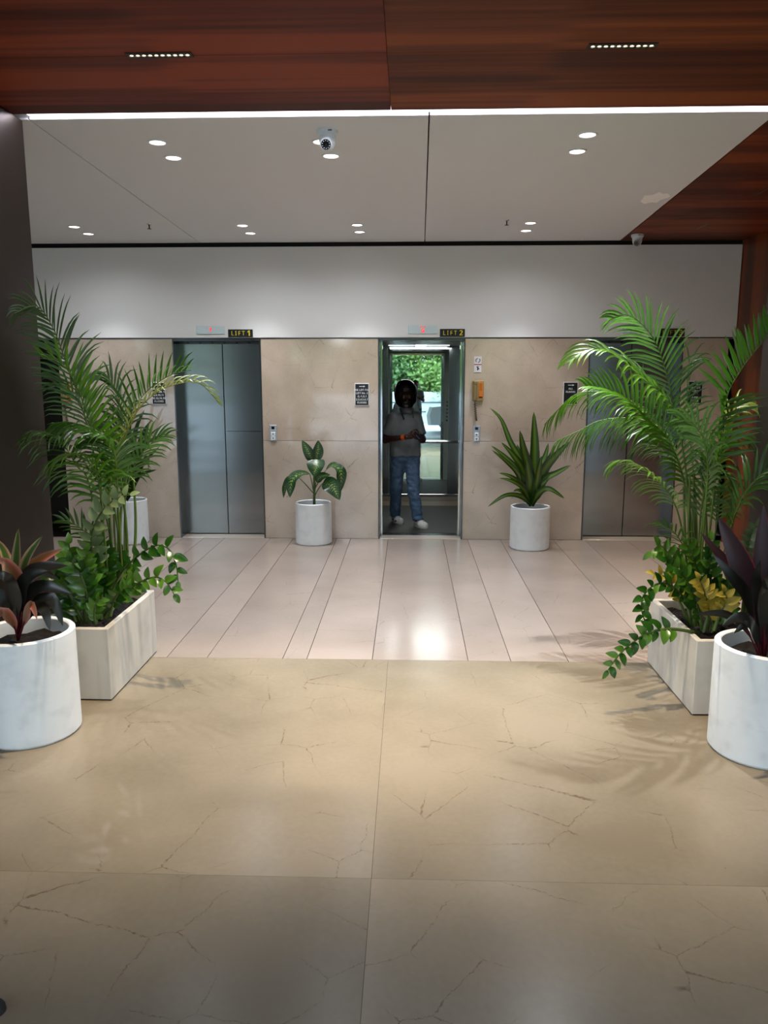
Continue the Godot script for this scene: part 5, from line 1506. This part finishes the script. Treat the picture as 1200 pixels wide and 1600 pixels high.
	leaf(c, [V(-2.932,0.442,0.250),V(-2.939,0.769,0.360),V(-2.994,1.002,0.420),V(-3.082,1.132,0.440)], 0.072, Vector3(0,.5,1), "dracaena_dark", 0)
	leaf(c, [V(-2.932,0.442,0.250),V(-2.866,0.824,0.260),V(-2.714,1.054,0.260),V(-2.558,1.198,0.250)], 0.06, Vector3(0,.5,1), "dracaena_dark", 0)
	leaf(c, [V(-2.932,0.442,0.250),V(-2.969,0.788,0.240),V(-3.028,1.050,0.220),V(-3.088,1.279,0.200)], 0.072, Vector3(0,.5,1), "dracaena_dark", 0)
	leaf(c, [V(-2.932,0.442,0.250),V(-2.816,0.809,0.420),V(-2.692,1.010,0.500),V(-2.574,1.217,0.550)], 0.072, Vector3(0,.5,1), "dracaena_dark", 0)
	leaf(c, [V(-2.932,0.442,0.250),V(-2.776,0.712,0.420),V(-2.606,0.934,0.500),V(-2.594,0.789,0.520)], 0.054, Vector3(0,.5,1), "dracaena_dark", 0)
	leaf(c, [V(-2.932,0.442,0.250),V(-2.950,0.673,0.380),V(-3.035,0.779,0.450),V(-3.144,0.718,0.480)], 0.06, Vector3(0,.5,1), "dracaena_dark", 0)
	leaf(c, [V(-2.932,0.442,0.250),V(-2.839,0.744,0.420),V(-2.745,0.978,0.500),V(-2.697,1.140,0.540)], 0.084, Vector3(0,.5,1), "dracaena_dark", 0)

func build_people() -> void:
	var o := thing("person", "man in black helmet, grey tee, jeans and white clogs walking out of the lift", "person", V(-0.04, 0.006, -0.78))
	var r := o.position
	var j := {
		"hip_l": V(-0.125, 0.80, -0.78) - r, "hip_r": V(0.035, 0.81, -0.80) - r, "knee_l": V(-0.150, 0.425, -0.83) - r, "knee_r": V(0.050, 0.43, -0.70) - r,
		"ankle_l": V(-0.165, 0.085, -0.965) - r, "ankle_r": V(0.105, 0.080, -0.69) - r, "toe_l": V(-0.10, 0.04, -0.87) - r, "toe_r": V(0.18, 0.03, -0.60) - r,
		"chest": V(-0.055, 1.12, -0.78) - r, "neck": V(-0.03, 1.315, -0.79) - r, "head": V(-0.042, 1.490, -0.76) - r, "hem": V(-0.045, 0.815, -0.78) - r,
		"shoulder_l": V(-0.182, 1.240, -0.75) - r, "shoulder_r": V(0.072, 1.250, -0.84) - r, "elbow_l": V(-0.275, 1.005, -0.72) - r, "elbow_r": V(0.150, 1.00, -0.80) - r,
		"wrist_l": V(-0.035, 1.045, -0.555) - r, "wrist_r": V(0.135, 1.03, -0.60) - r,
		"palm_l": V(0.085, 0.012, 0.045), "palm_r": V(-0.03, 0.02, 0.09), "grip_l": V(0.1, 0.9, 0.6), "grip_r": V(-0.6, 0.8, 0.2),
		"look": Basis(V(0, 1, 0), 0.12) * Basis(V(1, 0, 0), 0.10)}
	person(o, j, {"skin": M["skin_dark"], "shirt": M["tee_grey"], "trousers": M["denim"], "sleeve": 0.80})
	helmet(o, V(-0.045, 1.528, -0.755) - r, j.look)
	shoe(o, "clog", V(-0.185, 0.002, -1.02) - r, V(-0.085, 0.002, -0.80) - r, M["clog_white"], M["sole_white"])
	obj("clog_print", blob([[V(-0.190, 0.045, -0.93) - r, 0.012, V(-0.150, 0.040, -0.84) - r, 0.010]], 0.005, 0.01), M["black_plastic"], o)
	shoe(o, "clog", V(0.075, 0.010, -0.745) - r, V(0.200, 0.0, -0.545) - r, M["clog_white"], M["sole_white"])
	var wr: Vector3 = j.wrist_l
	var fa: Vector3 = (j.wrist_l - j.elbow_l).normalized()
	obj("wristband", tube(begin(), PackedVector3Array([wr - fa * 0.050, wr - fa * 0.010]), 0.034, 0.033, 18), M["band_orange"], o)
	obj("helmet_strap", tube(begin(), smooth([V(-0.105, 1.36, -0.67) - r, V(-0.085, 1.31, -0.645) - r, V(-0.060, 1.235, -0.645) - r], 8), 0.011, 0.008, 6), M["black_cloth"], o)
	obj("drawstring", tube(begin(), smooth([V(0.03, 1.33, -0.69) - r, V(0.04, 1.29, -0.675) - r, V(0.042, 1.25, -0.67) - r], 6), 0.004, 0.004, 6), M["black_cloth"], o)
	var p := thing("mobile_phone", "dark mobile phone held in both hands by the helmeted man", "phone", V(0.100, 1.085, -0.490))
	p.rotation = V(-0.9, 0.5, 0.25)
	obj("case", cube(V(-0.037, -0.078, -0.005), V(0.037, 0.078, 0.004), 0.003), M["black_plastic"], p)
	obj("screen", cube(V(-0.034, -0.074, -0.0065), V(0.034, 0.074, -0.0045), 0.0005), M["phone_screen"], p)
	# the photographer, seen only in the lift mirror
	var f := thing("person", "man in light grey shirt and black trousers holding an arm raised, reflected in the mirror", "person", V(0.16, 0, 8.50))
	person(f, {
		"hip_l": V(-0.09, 0.82, 0), "hip_r": V(0.09, 0.82, 0), "knee_l": V(-0.10, 0.45, -0.01), "knee_r": V(0.11, 0.45, -0.02), "ankle_l": V(-0.11, 0.085, 0.03), "ankle_r": V(0.12, 0.085, 0.0),
		"toe_l": V(-0.12, 0.04, -0.09), "toe_r": V(0.14, 0.04, -0.12), "chest": V(0, 1.15, 0.0), "neck": V(0, 1.345, 0.0), "head": V(0, 1.50, -0.02), "hem": V(0, 0.85, 0.0),
		"shoulder_l": V(-0.165, 1.28, 0.0), "shoulder_r": V(0.165, 1.28, 0.0), "elbow_l": V(-0.26, 1.24, -0.20), "elbow_r": V(0.22, 1.08, -0.16),
		"wrist_l": V(-0.19, 1.44, -0.30), "wrist_r": V(-0.05, 1.24, -0.28), "palm_l": V(0.01, 0.09, -0.02), "palm_r": V(-0.05, 0.08, -0.01), "grip_l": V(0.9, 0, 0), "grip_r": V(-0.5, 0.1, 0.5),
		"look": Basis(V(0, 1, 0), PI)}, {"skin": M["skin_dark"], "shirt": M["tee_light"], "trousers": M["trousers_black"], "sleeve": 0.6})
	obj("hair", blob([[V(0, 1.545, 0.0), 0.095, V(0, 1.50, 0.035), 0.088]], 0.010, 0.02, func(q: Vector3, v: float): return maxf(v, -(q.y - 1.53) - (q.z + 0.02) * 1.5)), M["hair_black"], f)
	for s: float in [-1.0, 1.0]: shoe(f, "shoe", V(s * 0.115, 0, 0.07), V(s * 0.135, 0, -0.17), M["black_plastic"], M["rubber_black"])
	# a small dark thing cut by the left edge of the frame
	var k := obj("rubber_stop", lathe(begin(), [Vector2(0.001, 0.026), Vector2(0.020, 0.024), Vector2(0.026, 0.014), Vector2(0.028, 0.0), Vector2(0.001, 0.0)], 24), M["rubber_black"], self, V(-1.118, 0, 6.30))
	tag(k, "small round black object on the floor at the lower left edge", "stopper")

func build_outside() -> void:
	tag(struct("ground", cube(V(-22, -0.30, 9.0), V(22, -0.10, 60.0)), M["drive"]), "pale paved driveway outside the entrance")
	for e in [[-22.0, -6.0], [6.0, 22.0]]: tag(struct("ground_side", cube(V(e[0], -0.30, 3.0), V(e[1], -0.10, 9.0)), M["drive"]), "pale paving beside the lobby")
	for e in [[-22.0, -4.75], [3.53, 22.0]]: tag(struct("wall_outside", cube(V(e[0], -0.30, 2.8), V(e[1], 5.0, 3.0)), M["compound_wall"]), "outside wall of the building beside the lobby")
	tag(struct("wall_compound", cube(V(-22, -0.10, 18.0), V(22, 1.13, 18.25), 0.02), M["compound_wall"]), "white compound wall across the driveway")
	var rl := thing("boundary_rail", "two thin metal rails along the white compound wall", "railing", V(0, 0, 17.95))
	for y in [0.35, 0.72]: obj("rail", tube(begin(), PackedVector3Array([V(-20, y, 0), V(20, y, 0)]), 0.02, 0.02, 8), M["dark_metal"], rl)
	var i := 0
	for e in [[-9.0, 21.0, 5.2], [-6.4, 20.2, 4.0], [-12.0, 20.5, 5.0], [12.0, 20.5, 5.0], [-11.0, 9.5, 4.5], [11.0, 9.0, 4.5], [-4.4, 21.2, 5.0], [-2.4, 20.0, 3.6], [-0.8, 21.0, 4.6], [0.8, 20.0, 3.8], [2.4, 21.2, 5.0], [4.4, 20.2, 3.9], [6.6, 21.0, 5.2], [9.0, 20.6, 4.6]]:
		tree(V(e[0], -0.1, e[1]), e[2], 1.9, ["tall dark green tree", "short yellow-green tree"][i % 2] + " beyond the compound wall, reflected in stone and mirror", "trees beyond the compound wall", 100 + i, i % 2)
		i += 1
	for k in 12:
		tree(V(-9.3 + 1.7 * k, -0.1, 18.9 + 0.25 * (k % 3)), 2.5 + 0.4 * (k % 2), 1.3, "low leafy bush close behind the white compound wall", "bushes behind the compound wall", 200 + k, (k / 2) % 2)
	# a white car parked side-on in the drive
	var c := thing("car", "white car parked side-on in the driveway outside", "car", V(2.6, -0.1, 12.6))
	var body := [Vector2(-2.0, 0.28), Vector2(2.0, 0.28), Vector2(2.02, 0.62), Vector2(1.85, 0.80), Vector2(1.05, 0.92), Vector2(-1.2, 0.95), Vector2(-1.95, 0.88), Vector2(-2.05, 0.6)]
	var cabin := [Vector2(-1.25, 0.94), Vector2(1.05, 0.90), Vector2(0.45, 1.38), Vector2(-0.75, 1.42)]
	obj("body", extrude(body, 0.80), M["car_paint"], c)
	obj("cabin", extrude(cabin, 0.66), M["car_paint"], c)
	for s: float in [-1.0, 1.0]:
		for q in [[[-1.08, 0.97], [-0.12, 0.96], [-0.16, 1.34], [-0.68, 1.36]], [[-0.04, 0.96], [0.88, 0.94], [0.40, 1.32], [-0.08, 1.34]]]:
			var st := begin()
			quad(st, V(q[0][0], q[0][1], s * 0.668), V(q[1][0], q[1][1], s * 0.668), V(q[2][0], q[2][1], s * 0.664), V(q[3][0], q[3][1], s * 0.664), V(0, 0, s))
			obj("window", st, M["car_glass"], c)
		for wx in [-1.3, 1.25]:
			var w := obj("wheel", lathe(begin(), [Vector2(0.16, 0.10), Vector2(0.29, 0.10), Vector2(0.31, 0.07), Vector2(0.31, -0.07), Vector2(0.29, -0.10), Vector2(0.16, -0.10)], 28, Basis(V(1, 0, 0), PI / 2), V(wx, 0.31, s * 0.72)), M["tyre"], c)
			obj("hubcap", lathe(begin(), [Vector2(0.17, 0.0), Vector2(0.15, 0.03), Vector2(0.001, 0.04)], 24, Basis(V(1, 0, 0), s * PI / 2), V(wx, 0.31, s * 0.80)), M["chrome"], w)

func extrude(outline: Array, half: float) -> SurfaceTool:
	# a side outline (x, y) given a half width along z, with a chamfer
	var st := begin()
	var pv := PackedVector2Array(outline)
	var mid := Vector2.ZERO
	for p in pv: mid += p / pv.size()
	var inner := []
	for p in pv: inner.append(mid + (p - mid) * 0.95)
	var idx := Geometry2D.triangulate_polygon(PackedVector2Array(inner))
	for s: float in [-1.0, 1.0]:
		for i in range(0, idx.size(), 3):
			var q := []
			for k in 3: q.append(V(inner[idx[i + k]].x, inner[idx[i + k]].y, s * half))
			tri(st, q[0], q[1], q[2], V(0, 0, s))
		for i in pv.size():
			var n := (i + 1) % pv.size()
			var a := V(pv[i].x, pv[i].y, s * (half - 0.06))
			var b := V(pv[n].x, pv[n].y, s * (half - 0.06))
			quad(st, a, b, V(inner[n].x, inner[n].y, s * half), V(inner[i].x, inner[i].y, s * half), V(0, 0, s) * 0.4 + (a + b) / 2.0 - V(mid.x, mid.y, 0))
	for i in pv.size():
		var n := (i + 1) % pv.size()
		var o := (pv[i] + pv[n]) / 2.0 - mid
		quad(st, V(pv[i].x, pv[i].y, -half + 0.06), V(pv[n].x, pv[n].y, -half + 0.06), V(pv[n].x, pv[n].y, half - 0.06), V(pv[i].x, pv[i].y, half - 0.06), V(o.x, o.y, 0))
	return st
